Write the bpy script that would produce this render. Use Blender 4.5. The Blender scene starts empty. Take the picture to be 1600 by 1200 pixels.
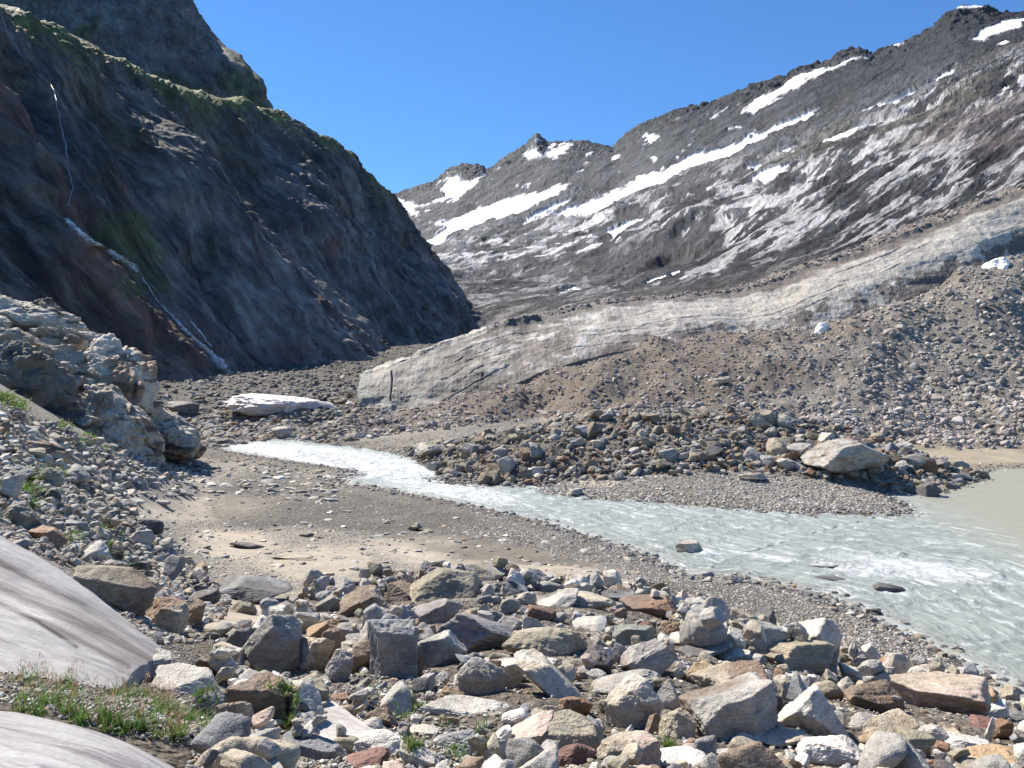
import bpy, math, time
import numpy as np
T0 = time.time()
rng = np.random.default_rng(7)
SC = bpy.context.scene
COL = SC.collection
# ------------------------------------------------------------------ camera, sky, sun, exposure
F, HZ = 1256.0, 560.0                      # focal length in photo pixels, horizon row
PITCH = math.atan((600 - HZ) / F)
CAMZ = 9.0
cam_d = bpy.data.cameras.new("camera"); cam_d.sensor_width = 36; cam_d.lens = 36 * F / 1600
cam_d.clip_start = 0.1; cam_d.clip_end = 30000
cam = bpy.data.objects.new("camera", cam_d); COL.objects.link(cam)
cam.location = (0, 0, CAMZ); cam.rotation_euler = (math.pi / 2 - PITCH, 0, 0)
SC.camera = cam
SUN_AZ, SUN_EL = math.radians(-46), math.radians(46)      # azimuth from +Y towards +X
world = bpy.data.worlds.new("World"); SC.world = world; world.use_nodes = True
wn = world.node_tree.nodes; wl = world.node_tree.links
sky = wn.new("ShaderNodeTexSky"); sky.sky_type = 'NISHITA'; sky.sun_disc = False
sky.sun_elevation = SUN_EL; sky.sun_rotation = SUN_AZ
sky.altitude = 1000; sky.air_density = 1.0; sky.dust_density = 0.0; sky.ozone_density = 10
tn = wn.new("ShaderNodeVectorMath"); tn.operation = 'MULTIPLY'; tn.inputs[1].default_value = (.74, 1.03, 1.15)
wl.new(sky.outputs[0], tn.inputs[0]); wl.new(tn.outputs[0], wn["Background"].inputs[0]); wn["Background"].inputs[1].default_value = 0.089
sun_d = bpy.data.lights.new("sun", 'SUN'); sun_d.energy = 5.0; sun_d.angle = math.radians(0.53); sun_d.color = (1, .92, .81)
sun = bpy.data.objects.new("sun", sun_d); COL.objects.link(sun)
S_DIR = np.array([math.sin(SUN_AZ) * math.cos(SUN_EL), math.cos(SUN_AZ) * math.cos(SUN_EL), math.sin(SUN_EL)])
from mathutils import Vector
sun.rotation_euler = Vector(S_DIR).to_track_quat('Z', 'Y').to_euler()
SC.view_settings.view_transform = 'Standard'; SC.view_settings.look = 'None'
SC.view_settings.exposure = 0.72; SC.view_settings.gamma = 1
SC.cycles.use_denoising = True; SC.cycles.max_bounces = 5; SC.cycles.volume_bounces = 0
SC.cycles.sample_clamp_indirect = 6; SC.cycles.caustics_reflective = False
# ------------------------------------------------------------------ projection
cp, sp_ = math.cos(PITCH), math.sin(PITCH)
def at(px, py, D):
    px, py, D = np.asarray(px, float), np.asarray(py, float), np.asarray(D, float)
    r = (px - 800) / F; u = -(py - 600) / F
    Yc = cp + u * sp_; Zc = -sp_ + u * cp; s = D / Yc
    return np.stack([r * s, D + 0 * s, CAMZ + Zc * s], -1)
def proj(P):
    x, y, z = P[..., 0], P[..., 1], P[..., 2] - CAMZ
    f = y * cp - z * sp_; u = y * sp_ + z * cp
    f = np.maximum(f, 1e-3)
    return 800 + F * x / f, 600 - F * u / f
def plan0(px, py, z=0.0):
    r = (px - 800) / F; u = -(py - 600) / F
    Yc = cp + u * sp_; Zc = -sp_ + u * cp; s = (z - CAMZ) / Zc
    return r * s, Yc * s
# ------------------------------------------------------------------ noise
_p = np.random.default_rng(3).permutation(256).astype(np.int32); _P = np.concatenate([_p, _p, _p])
_g = np.random.default_rng(4).normal(size=(256, 3)); _g = (_g / np.linalg.norm(_g, axis=1)[:, None]).astype(np.float32)
def perlin(P):
    out = np.empty(len(P), np.float32)
    for a in range(0, len(P), 200000):
        Q = P[a:a + 200000].astype(np.float32)
        i = np.floor(Q); f = Q - i; i = i.astype(np.int32) & 255
        w = f * f * f * (f * (f * 6 - 15) + 10)
        res = 0
        for dx in (0, 1):
            hx = _P[(i[:, 0] + dx) & 255]; wx = w[:, 0] if dx else 1 - w[:, 0]
            for dy in (0, 1):
                hy = _P[hx + ((i[:, 1] + dy) & 255)]; wy = w[:, 1] if dy else 1 - w[:, 1]
                for dz in (0, 1):
                    g = _g[_P[hy + ((i[:, 2] + dz) & 255)]]; wz = w[:, 2] if dz else 1 - w[:, 2]
                    d = g[:, 0] * (f[:, 0] - dx) + g[:, 1] * (f[:, 1] - dy) + g[:, 2] * (f[:, 2] - dz)
                    res = res + wx * wy * wz * d
        out[a:a + 200000] = res
    return out * 1.6
def fbm(P, oct=5, gain=.5, lac=2.03):
    r = 0; a = 1
    for k in range(oct):
        r = r + a * perlin(P + 17.3 * k); P = P * lac; a *= gain
    return r
def ridged(P, oct=5, gain=.55, lac=2.1):
    r = 0; a = 1; s = 0
    for k in range(oct):
        r = r + a * (1 - 2 * np.abs(perlin(P + 9.1 * k))); s += a; P = P * lac; a *= gain
    return r / s
def sstep(a, b, x): 
    t = np.clip((x - a) / (b - a), 0, 1); return t * t * (3 - 2 * t)
def inside(px, py, poly):
    r = np.zeros(np.shape(px), bool); n = len(poly)
    for k in range(n):
        x1, y1 = poly[k]; x2, y2 = poly[(k + 1) % n]
        if y1 == y2: continue
        c = ((y1 > py) != (y2 > py)) & (px < (x2 - x1) * (py - y1) / (y2 - y1) + x1)
        r ^= c
    return r
def seg_dist(x, y, pts, closed=True):
    best = np.full(np.shape(x), 1e9); arc = np.zeros(np.shape(x)); L = 0
    n = len(pts)
    for k in range(n if closed else n - 1):
        x1, y1 = pts[k]; x2, y2 = pts[(k + 1) % n]
        dx, dy = x2 - x1, y2 - y1; l2 = dx * dx + dy * dy + 1e-9
        t = np.clip(((x - x1) * dx + (y - y1) * dy) / l2, 0, 1)
        d = np.hypot(x - x1 - t * dx, y - y1 - t * dy)
        m = d < best; best = np.where(m, d, best); arc = np.where(m, L + t * math.sqrt(l2), arc); L += math.sqrt(l2)
    return best, arc
# ------------------------------------------------------------------ mesh helpers
def mesh_obj(name, V, Fc, mat, col=None, smooth=True, extra=None, parent=None, kind=None):
    V = np.asarray(V, np.float32); Fc = np.asarray(Fc, np.int32); k = Fc.shape[1]
    me = bpy.data.meshes.new(name)
    me.vertices.add(len(V)); me.vertices.foreach_set("co", V.ravel())
    me.loops.add(Fc.size); me.loops.foreach_set("vertex_index", Fc.ravel())
    me.polygons.add(len(Fc)); me.polygons.foreach_set("loop_start", np.arange(0, Fc.size, k, dtype=np.int32))
    me.update(calc_edges=True)
    if smooth: me.polygons.foreach_set("use_smooth", np.ones(len(Fc), bool))
    else: me.polygons.foreach_set("use_smooth", np.zeros(len(Fc), bool))
    if col is not None:
        a = me.color_attributes.new("tint", 'FLOAT_COLOR', 'POINT')
        c = np.ones((len(V), 4), np.float32); c[:, :np.shape(col)[1]] = col; a.data.foreach_set("color", c.ravel())
    for nm, arr in (extra or {}).items():
        if arr.ndim == 2:
            a = me.attributes.new(nm, 'FLOAT_VECTOR', 'POINT'); a.data.foreach_set("vector", arr.astype(np.float32).ravel())
        else:
            a = me.attributes.new(nm, 'FLOAT', 'POINT'); a.data.foreach_set("value", arr.astype(np.float32))
    me.materials.append(mat)
    o = bpy.data.objects.new(name, me); COL.objects.link(o)
    if parent: o.parent = parent
    if kind: o["kind"] = kind
    return o
def grid_faces(nu, nv, base=0):
    i = np.arange(nu - 1)[:, None] * nv + np.arange(nv - 1)[None, :]
    i = i.ravel() + base
    return np.stack([i, i + nv, i + nv + 1, i + 1], 1)
def grid_normals(G):
    du = np.gradient(G, axis=0); dv = np.gradient(G, axis=1)
    n = np.cross(du, dv); n /= np.linalg.norm(n, axis=2)[..., None] + 1e-9
    return n
_ico = {}
def ico(level):
    if level in _ico: return _ico[level]
    if level == 0:
        t = (1 + 5 ** .5) / 2
        V = np.array([(-1, t, 0), (1, t, 0), (-1, -t, 0), (1, -t, 0), (0, -1, t), (0, 1, t), (0, -1, -t), (0, 1, -t), (t, 0, -1), (t, 0, 1), (-t, 0, -1), (-t, 0, 1)], float)
        Fc = np.array([(0, 11, 5), (0, 5, 1), (0, 1, 7), (0, 7, 10), (0, 10, 11), (1, 5, 9), (5, 11, 4), (11, 10, 2), (10, 7, 6), (7, 1, 8), (3, 9, 4), (3, 4, 2), (3, 2, 6), (3, 6, 8), (3, 8, 9), (4, 9, 5), (2, 4, 11), (6, 2, 10), (8, 6, 7), (9, 8, 1)])
    else:
        V, Fc = ico(level - 1)
        E = np.sort(np.concatenate([Fc[:, [0, 1]], Fc[:, [1, 2]], Fc[:, [2, 0]]]), 1)
        U, inv = np.unique(E, axis=0, return_inverse=True); inv = inv.ravel()
        mid = V[U].mean(1); n = len(V); m = len(Fc)
        a, b, c = inv[:m] + n, inv[m:2 * m] + n, inv[2 * m:] + n
        V = np.concatenate([V, mid])
        Fc = np.concatenate([np.stack([Fc[:, 0], a, c], 1), np.stack([Fc[:, 1], b, a], 1), np.stack([Fc[:, 2], c, b], 1), np.stack([a, b, c], 1)])
    V = V / np.linalg.norm(V, axis=1)[:, None]
    _ico[level] = (V, Fc); return V, Fc
def rotmat(ax, ay, az):
    cx, sx, cy, sy, cz, sz = math.cos(ax), math.sin(ax), math.cos(ay), math.sin(ay), math.cos(az), math.sin(az)
    return np.array([[cz, -sz, 0], [sz, cz, 0], [0, 0, 1]]) @ np.array([[cy, 0, sy], [0, 1, 0], [-sy, 0, cy]]) @ np.array([[1, 0, 0], [0, cx, -sx], [0, sx, cx]])
def rock_unit(seed, level, shape='block', rough=1.0):
    """unit-sized angular rock (extent about +-1) as verts, faces"""
    r = np.random.default_rng(seed); D, Fc = ico(level)
    N = []; H = []
    if shape in ('block', 'slab', 'tall', 'wedge'):
        R = rotmat(*(r.normal(size=3) * (.28 if shape != 'slab' else .14)))
        for s in np.vstack([np.eye(3), -np.eye(3)]):
            n = R @ s + r.normal(size=3) * .16; N.append(n / np.linalg.norm(n)); H.append(r.uniform(.66, .95))
        if shape == 'wedge':
            n = np.array([r.choice([-1, 1]) * .75, -.15, .75]); N.append(n / np.linalg.norm(n)); H.append(.32)
            n = np.array([r.normal() * .3, -.8, .5]); N.append(n / np.linalg.norm(n)); H.append(.5)
        k, lo, hi, p = r.integers(8, 13), .66, 1.05, 44
    elif shape == 'round':
        k, lo, hi, p = 16, .8, 1.05, 9
    else:  # shard
        k, lo, hi, p = 10, .5, 1.0, 36
    for _ in range(k):
        n = r.normal(size=3); N.append(n / np.linalg.norm(n)); H.append(r.uniform(lo, hi))
    N = np.array(N); H = np.array(H)
    q = np.maximum(D @ N.T / H, 0) ** p
    rad = np.minimum(q.sum(1) ** (-1 / p), 1.45)
    V = D * rad[:, None]
    if level >= 2:
        off = r.uniform(-50, 50, 3)
        lowf = fbm(V * 1.3 + off, 3)
        d = .055 * lowf
        if level >= 3:
            sn = r.normal(size=3); sn /= np.linalg.norm(sn)
            t = V @ sn * r.uniform(3, 6) + .5 * lowf
            d = d + .034 * (np.abs((t % 1) - .5) * 2 - .5) * sstep(-.15, .05, perlin(V * 1.7 + off[::-1]))
            # chipped facets
            c = perlin(V * 2.3 + off + 7); d = d - .16 * np.clip(c - .12, 0, .35)
            d = d + .03 * ridged(V * 4.0 + off, 3) * .6
        if level >= 4:
            d = d + .014 * fbm(V * 12 + off, 3 if level < 5 else 4) + .02 * (ridged(V * 7 + off, 3) - .4)
        V = V * (1 + rough * d)[:, None]
    V = V - (V.max(0) + V.min(0)) / 2
    V = V / ((V.max(0) - V.min(0)) / 2)
    return V, Fc
print("helpers", round(time.time() - T0, 1))
# ------------------------------------------------------------------ materials
def new_mat(name):
    m = bpy.data.materials.new(name); m.use_nodes = True
    nt = m.node_tree; return m, nt, nt.nodes, nt.links, nt.nodes["Principled BSDF"]
def math_node(nt, op, a, b=None, c=None):
    n = nt.nodes.new("ShaderNodeMath"); n.operation = op
    for k, v in enumerate((a, b, c)):
        if v is None: continue
        if isinstance(v, (int, float)): n.inputs[k].default_value = v
        else: nt.links.new(v, n.inputs[k])
    return n.outputs[0]
def ramp(nt, src, lo, hi, vlo=0., vhi=1.):
    n = nt.nodes.new("ShaderNodeMapRange"); nt.links.new(src, n.inputs[0])
    for k, v in enumerate((lo, hi, vlo, vhi)): n.inputs[k + 1].default_value = v
    return n.outputs[0]
def noise_node(nt, vec, scale, detail=6, rough=.6, dist=0.):
    n = nt.nodes.new("ShaderNodeTexNoise"); nt.links.new(vec, n.inputs["Vector"])
    n.inputs["Scale"].default_value = scale; n.inputs["Detail"].default_value = detail
    n.inputs["Roughness"].default_value = rough; n.inputs["Distortion"].default_value = dist
    return n.outputs[0]
def mul_col(nt, col, fac):
    n = nt.nodes.new("ShaderNodeVectorMath"); n.operation = 'SCALE'
    nt.links.new(col, n.inputs[0])
    if isinstance(fac, float): n.inputs["Scale"].default_value = fac
    else: nt.links.new(fac, n.inputs["Scale"])
    return n.outputs[0]
def mix_col(nt, fac, a, b, blend='MIX'):
    n = nt.nodes.new("ShaderNodeMix"); n.data_type = 'RGBA'; n.blend_type = blend
    if isinstance(fac, float): n.inputs[0].default_value = fac
    else: nt.links.new(fac, n.inputs[0])
    for s, v in ((6, a), (7, b)):
        if isinstance(v, tuple): n.inputs[s].default_value = (*v, 1)
        else: nt.links.new(v, n.inputs[s])
    return n.outputs[2]
def bump(nt, h, strength, dist, prev=None):
    n = nt.nodes.new("ShaderNodeBump"); nt.links.new(h, n.inputs["Height"])
    n.inputs["Strength"].default_value = strength; n.inputs["Distance"].default_value = dist
    if prev is not None: nt.links.new(prev, n.inputs["Normal"])
    return n.outputs[0]
def pos_vec(nt, scale=(1, 1, 1), rot=(0, 0, 0), seed=False):
    g = nt.nodes.new("ShaderNodeNewGeometry"); v = g.outputs["Position"]
    if seed:
        a = nt.nodes.new("ShaderNodeAttribute"); a.attribute_name = "seed"
        c = nt.nodes.new("ShaderNodeCombineXYZ")
        for k in range(3): nt.links.new(a.outputs["Fac"], c.inputs[k])
        ad = nt.nodes.new("ShaderNodeVectorMath"); ad.operation = 'ADD'
        nt.links.new(v, ad.inputs[0]); nt.links.new(c.outputs[0], ad.inputs[1]); v = ad.outputs[0]
    m = nt.nodes.new("ShaderNodeMapping"); nt.links.new(v, m.inputs["Vector"])
    m.inputs["Rotation"].default_value = rot; m.inputs["Scale"].default_value = scale
    return m.outputs[0]
def tint_attr(nt):
    a = nt.nodes.new("ShaderNodeAttribute"); a.attribute_name = "tint"; return a.outputs["Color"]
def stone_mat(name, base_scale, detail_bump=1.0, rough=.7, seed=True, lichen=.35):
    """rock whose tint is on the mesh; mottling, veins, lichen and grain in the shader"""
    m, nt, N, L, B = new_mat(name)
    v = pos_vec(nt, seed=seed); t = tint_attr(nt)
    n1 = noise_node(nt, v, base_scale, 5, .62, .4); n2 = noise_node(nt, v, base_scale * 7, 4, .7)
    n3 = noise_node(nt, v, base_scale * 28, 3, .7)
    vs = pos_vec(nt, (1, 1, 4.5), (.5, .3, .2), seed); n4 = noise_node(nt, vs, base_scale * 2.2, 5, .65, .8)
    f = math_node(nt, 'MULTIPLY', ramp(nt, n1, .3, .7, .68, 1.3), ramp(nt, n2, .3, .7, .76, 1.24))
    f = math_node(nt, 'MULTIPLY', f, ramp(nt, n3, .3, .7, .84, 1.16))
    f = math_node(nt, 'MULTIPLY', f, ramp(nt, n4, .35, .65, .8, 1.2))
    c = mul_col(nt, t, f)
    pale = ramp(nt, n4, .6, .72, 0., lichen)
    c = mix_col(nt, pale, c, (.5, .48, .44))
    rust = math_node(nt, 'MULTIPLY', ramp(nt, n1, .56, .7, 0., .5), ramp(nt, n2, .4, .6, .3, 1.))
    c = mix_col(nt, rust, c, (.28, .17, .10), 'MIX')
    L.new(c, B.inputs["Base Color"]); B.inputs["Roughness"].default_value = rough
    L.new(ramp(nt, n2, .3, .7, rough - .14, rough + .14), B.inputs["Roughness"])
    b = bump(nt, n2, .55 * detail_bump, .09 / base_scale); b = bump(nt, n3, .5 * detail_bump, .025 / base_scale, b)
    b = bump(nt, n4, .5 * detail_bump, .08 / base_scale, b)
    L.new(b, B.inputs["Normal"])
    return m
M_BOULDER = stone_mat("boulder_rock", 1.6)
M_RUBBLE = stone_mat("rubble_rock", 2.5, .8)
M_FAR = stone_mat("moraine_rock", .9, .6, .8)
def ground_mat():
    m, nt, N, L, B = new_mat("gravelly_ground")
    v = pos_vec(nt); t = tint_attr(nt)
    n1 = noise_node(nt, v, .35, 6, .6); n2 = noise_node(nt, v, 2.3, 6, .7)
    vo = N.new("ShaderNodeTexVoronoi"); L.new(v, vo.inputs["Vector"]); vo.inputs["Scale"].default_value = 9.0
    vo2 = N.new("ShaderNodeTexVoronoi"); L.new(v, vo2.inputs["Vector"]); vo2.inputs["Scale"].default_value = 24.0
    a = N.new("ShaderNodeAttribute"); a.attribute_name = "gravel"; g = a.outputs["Fac"]
    hsv = N.new("ShaderNodeSeparateColor"); L.new(vo.outputs["Color"], hsv.inputs[0])
    hs2 = N.new("ShaderNodeSeparateColor"); L.new(vo2.outputs["Color"], hs2.inputs[0])
    f = math_node(nt, 'MULTIPLY', ramp(nt, n1, .3, .7, .85, 1.15), ramp(nt, n2, .3, .7, .85, 1.15))
    peb = math_node(nt, 'ADD', math_node(nt, 'MULTIPLY', hsv.outputs[0], .55), math_node(nt, 'MULTIPLY', hs2.outputs[0], .55))
    peb = math_node(nt, 'ADD', peb, .45)
    edge = ramp(nt, vo.outputs["Distance"], .35, .75, 1., .6)
    peb = math_node(nt, 'MULTIPLY', peb, edge)
    one = math_node(nt, 'ADD', math_node(nt, 'MULTIPLY', math_node(nt, 'SUBTRACT', peb, 1.0), g), 1.0)
    f = math_node(nt, 'MULTIPLY', f, one)
    L.new(mul_col(nt, t, f), B.inputs["Base Color"]); B.inputs["Roughness"].default_value = .85
    h = math_node(nt, 'MULTIPLY', math_node(nt, 'ADD', ramp(nt, vo.outputs["Distance"], 0., .8, 1., 0.), ramp(nt, vo2.outputs["Distance"], 0., .8, .45, 0.)), g)
    b = bump(nt, h, .8, .06); b = bump(nt, n2, .5, .05, b)
    L.new(b, B.inputs["Normal"]); return m
M_GROUND = ground_mat()
def terrain_mat(name, sc, rot, stretch, rough=.7, bstr=.8, bd=6., spec=.5, contrast=1.0, fine=1.0):
    m, nt, N, L, B = new_mat(name)
    al = N.new("ShaderNodeAttribute"); al.attribute_name = "along"; mp = N.new("ShaderNodeMapping"); L.new(al.outputs["Vector"], mp.inputs[0]); mp.inputs["Scale"].default_value = stretch; vs = mp.outputs[0]
    v = pos_vec(nt); t = tint_attr(nt)
    n1 = noise_node(nt, vs, sc, 8, .66, .3); n2 = noise_node(nt, v, .06 if sc < .1 else .025, 9, .68); n3 = noise_node(nt, vs, sc * 6, 5, .7)
    f = math_node(nt, 'MULTIPLY', ramp(nt, n1, .3, .7, 1 - .5 * contrast, 1 + .5 * contrast), ramp(nt, n2, .3, .7, 1 - .3 * contrast, 1 + .3 * contrast))
    f = math_node(nt, 'MULTIPLY', f, ramp(nt, n3, .3, .7, 1 - .35 * contrast, 1 + .35 * contrast))
    a = N.new("ShaderNodeAttribute"); a.attribute_name = "snow"; s = a.outputs["Fac"]
    sc2 = mix_col(nt, ramp(nt, n2, .5, .68, 0., .55), (.88, .89, .92), (.58, .54, .49)); c = mix_col(nt, s, mul_col(nt, t, f), sc2)
    L.new(c, B.inputs["Base Color"]); L.new(ramp(nt, n2, .3, .7, rough - .15, rough + .15), B.inputs["Roughness"])
    B.inputs["Specular IOR Level"].default_value = spec
    k = math_node(nt, 'SUBTRACT', 1.0, s)
    b = bump(nt, math_node(nt, 'MULTIPLY', n1, k), bstr, bd); b = bump(nt, math_node(nt, 'MULTIPLY', n2, k), bstr * .7, bd * .4, b)
    b = bump(nt, math_node(nt, 'MULTIPLY', n3, k), bstr * .8 * fine, bd * .2, b)
    L.new(b, B.inputs["Normal"]); return m
# ------------------------------------------------------------------ water outline (on the plane z = 0)
NEAR = [(1750, 1165), (1600, 1097), (1500, 1040), (1400, 985), (1340, 955), (1280, 930), (1210, 915), (1150, 903), (1100, 903), (1060, 893), (1020, 872), (960, 852), (900, 833), (830, 812), (760, 796), (700, 783), (640, 772), (580, 762), (535, 755), (522, 748), (556, 742), (545, 735), (470, 724), (400, 713), (345, 703), (335, 697), (360, 690), (410, 686), (450, 677), (490, 667)]
FAR = [(505, 666), (480, 682), (490, 691), (560, 699), (620, 707), (640, 716), (690, 733), (682, 746), (700, 755), (760, 758), (860, 761), (850, 770), (930, 779), (1050, 787), (1150, 795), (1280, 803), (1400, 804), (1422, 800), (1405, 785), (1380, 773), (1440, 773), (1480, 764), (1535, 750), (1525, 739), (1560, 731), (1620, 731), (1750, 735), (2300, 740), (2600, 1300), (1900, 1240)]
WPTS = [plan0(*p) for p in NEAR + FAR]
NPTS = [plan0(*p) for p in NEAR]
POOL = [plan0(*p) for p in [(1058, 938), (1110, 952), (1170, 972), (1225, 996), (1205, 1012), (1130, 992), (1075, 965)]]
# ------------------------------------------------------------------ ground heights by thin-plate spline in (X/Y, log Y)
GP = """0,1200,3.6 -300,1200,3 150,1100,4.6 300,1130,5 0,1100,4.2 450,1190,5 300,1200,4.2 800,1200,5.6 1200,1200,6 1600,1200,6.2 2100,1200,6 2100,1100,9
600,1100,7.5 450,1090,7.5 800,1100,8.2 1200,1120,8.4 1500,1120,10 420,1055,11 600,1055,10 800,1030,12 1000,1060,10.5 1250,1050,14 1450,1110,12 1600,1130,11.5
400,1000,14.5 380,960,20 300,1000,14 600,960,17 800,945,18.5 950,962,17.5 1100,990,18 1200,1012,17.5 1300,1043,17 1400,1080,15.5 1550,1120,14 2000,1150,12
500,930,27 700,890,32 880,900,30.5 1060,930,28.5 1110,950,27 1200,990,24.5 1300,1020,23 1400,1050,21.8 1500,1080,20.5 1600,1115,19.3
600,840,39 450,830,39 300,780,48 400,740,61 250,820,38 300,880,30 420,880,32 330,930,24
200,870,24 230,930,16.5 250,1000,11 180,900,17 130,850,21 60,830,17 0,830,14.5 0,780,18 100,780,24 200,800,32 150,740,38 50,720,30 0,650,30 100,670,42 230,720,50 260,735,55 0,600,36 -300,700,20 -300,600,35 -300,850,9
400,720,69 300,700,84 300,660,105 260,640,112 330,640,115 440,640,113 540,650,105 640,660,102 700,640,106 800,660,97 850,650,102 560,690,84 640,692,80 760,692,75
650,702,76 720,742,60 700,697,66 800,680,68 900,660,70 1050,642,70 1180,650,68 1300,676,65 1400,703,63 1500,740,58 900,745,57 1100,765,52 1000,700,62 1200,700,61 1300,745,55 850,745,58 1390,780,49
1430,698,79 1600,705,76 1300,670,80 1600,680,80 1450,660,84 1600,620,88 1300,600,92 1450,550,98 1600,500,102 1600,410,113.5 1500,435,111 1400,465,109.5 1340,490,108.5 1200,515,108 1140,530,108 1030,520,111 1000,560,104 1000,620,95 1100,600,95 1200,600,94 900,600,100 900,560,107 850,575,107 750,610,107 700,630,106 620,650,106 800,630,100
2200,680,80 2200,500,102 2200,350,114"""
C = []
for tkn in GP.split():
    a, b, c = map(float, tkn.split(',')); P = at(a, b, c); C.append((P[0] / P[1], math.log(P[1]), P[2]))
for px, D, z in [(1050, 80, 2.2), (900, 82, 1.6), (1200, 78, 1.5), (1300, 75, 1.2), (700, 88, 1.0), (1800, 150, 29), (1600, 150, 25), (1600, 119, 22.5), (1600, 130, 23), (1450, 118, 19), (1450, 130, 19), (1340, 115, 15), (1340, 128, 15), (1200, 114, 12), (1200, 128, 12), (1030, 117, 12), (1030, 129, 11), (900, 115, 8.5), (900, 128, 8), (750, 113, 4.5), (750, 128, 4), (1200, 150, 12), (1000, 150, 9), (800, 150, 5), (500, 150, 3), (300, 150, 4), (0, 100, 8), (-300, 150, 12), (-300, 60, 10),
                 (400, 320, 12), (800, 320, 16), (1200, 320, 30), (1700, 320, 60), (0, 320, 14), (100, 1.2, 7.4), (800, 1.2, 7.4), (1500, 1.2, 7.4), (2200, 1.2, 7), (-500, 1.2, 7.6), (800, 3, 7), (1600, 3, 6.9), (2500, 4, 6.2), (2500, 8, 4.8), (2500, 14, 2.0), (-100, 8, 6.4), (0, 6, 6.6), (150, 9, 5.9), (-200, 12, 6.3)]:
    C.append(((px - 800) / F, math.log(D), z))
C = np.array(C)
def tps_u(r2): return np.where(r2 > 1e-12, r2 * np.log(np.maximum(r2, 1e-12)), 0)
KA = 1.6
Cx = C[:, :2] * [KA, 1.0]
n_ = len(C); K = tps_u(((Cx[:, None] - Cx[None]) ** 2).sum(-1)) + np.eye(n_) * .004
Pm = np.hstack([np.ones((n_, 1)), Cx]); A = np.block([[K, Pm], [Pm.T, np.zeros((3, 3))]])
SOL = np.linalg.solve(A, np.concatenate([C[:, 2], np.zeros(3)]))
def tps(x, y):
    y = np.maximum(y, .8); q = np.stack([x / y * KA, np.log(y)], -1).reshape(-1, 2); out = np.zeros(len(q))
    for a in range(0, len(q), 50000):
        s = q[a:a + 50000]; out[a:a + 50000] = tps_u(((s[:, None] - Cx[None]) ** 2).sum(-1)) @ SOL[:n_] + SOL[n_] + s @ SOL[n_ + 1:]
    return out.reshape(np.shape(x))
def ground_z(x, y, detail=True):
    x = np.asarray(x, float); y = np.asarray(y, float)
    z = tps(x, y); z = np.maximum(z, .12 + .0 * z); lim = 7.45 - .25 * sstep(2, 8, y) - 1.3 * sstep(1.8, 6.5, x) * sstep(.62, .8, x / y) - 1.5 * sstep(6, 12, x) * sstep(.66, .8, x / y); z = np.where((y < 12) & (x > -3), np.minimum(z, lim), z)
    P = np.stack([x, y, 0 * x], -1).reshape(-1, 3)
    px, py = proj(np.stack([x, y, z], -1))
    rub = np.clip(inside(px, py, Z_MOR) | inside(px, py, Z_RIDGE), 0, 1).astype(float) + .6 * (inside(px, py, Z_LEFT) | inside(px, py, Z_MOUND))
    if detail:
        lo = fbm(P * .16, 4).reshape(x.shape); hi = fbm(P * .9 + 5, 4).reshape(x.shape)
        z = z + lo * (.12 + .55 * rub * (y > 40)) + hi * (.035 + .10 * rub)
        run = fbm(np.stack([x * .25, y * .02, 0 * x], -1).reshape(-1, 3) + 31, 4).reshape(x.shape)
        z = z + (run * .45 + fbm(P * .05 + 77, 3).reshape(x.shape) * 1.2) * sstep(2.5, 8, z) * (y > 75)
    wi = inside(x, y, WPTS); d, _ = seg_dist(x, y, WPTS)
    rag = fbm(P * .5 + 3, 3).reshape(x.shape) * .5
    sd = np.where(wi, -d, d) + rag * np.clip(d, 0, 1) * .8
    prof = np.where(sd > 0, .03 + .10 * sd, .02 + sd * .10)
    z = np.where(sd > 0, prof + (np.maximum(z, .1 + .05 * lo if detail else .1) - prof) * sstep(.2, 4.0, sd), np.maximum(prof, -1.0))
    pi = inside(x, y, POOL); dp, _ = seg_dist(x, y, POOL); sp = np.where(pi, -dp, dp)
    z = np.where(sp < 1.5, np.minimum(z, .02 + .12 * sp), z)
    return z
Z_MOUND = [(330, 1010), (480, 930), (620, 890), (900, 905), (1060, 935), (1200, 990), (1330, 1035), (1480, 1085), (1620, 1125), (1800, 1300), (280, 1300), (400, 1150), (330, 1050)]
Z_LEFT = [(-300, 560), (0, 630), (120, 680), (260, 720), (330, 722), (300, 745), (170, 775), (240, 830), (300, 880), (360, 930), (330, 1000), (240, 1010), (130, 900), (0, 840), (-300, 800)]
Z_RIDGE = [(630, 703), (700, 690), (900, 650), (1180, 648), (1330, 670), (1500, 735), (1540, 748), (1460, 775), (1350, 757), (1150, 735), (1000, 742), (850, 758), (700, 752), (680, 735)]
Z_MOR = [(480, 690), (540, 635), (620, 625), (700, 605), (850, 535), (1000, 500), (1150, 490), (1340, 430), (1500, 370), (1700, 290), (2200, 320), (2200, 705), (1430, 700), (1200, 640), (880, 648), (700, 668)]
Z_BAR = [(850, 772), (880, 750), (1000, 745), (1150, 737), (1350, 762), (1420, 798), (1280, 803), (1050, 788)]
Z_PEB = [(760, 800), (900, 834), (1020, 873), (1060, 895), (1150, 905), (1210, 917), (1400, 988), (1500, 1043), (1620, 1105), (1600, 1125), (1480, 1088), (1330, 1035), (1200, 995), (1050, 930), (960, 900), (850, 860), (700, 830)]
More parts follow.
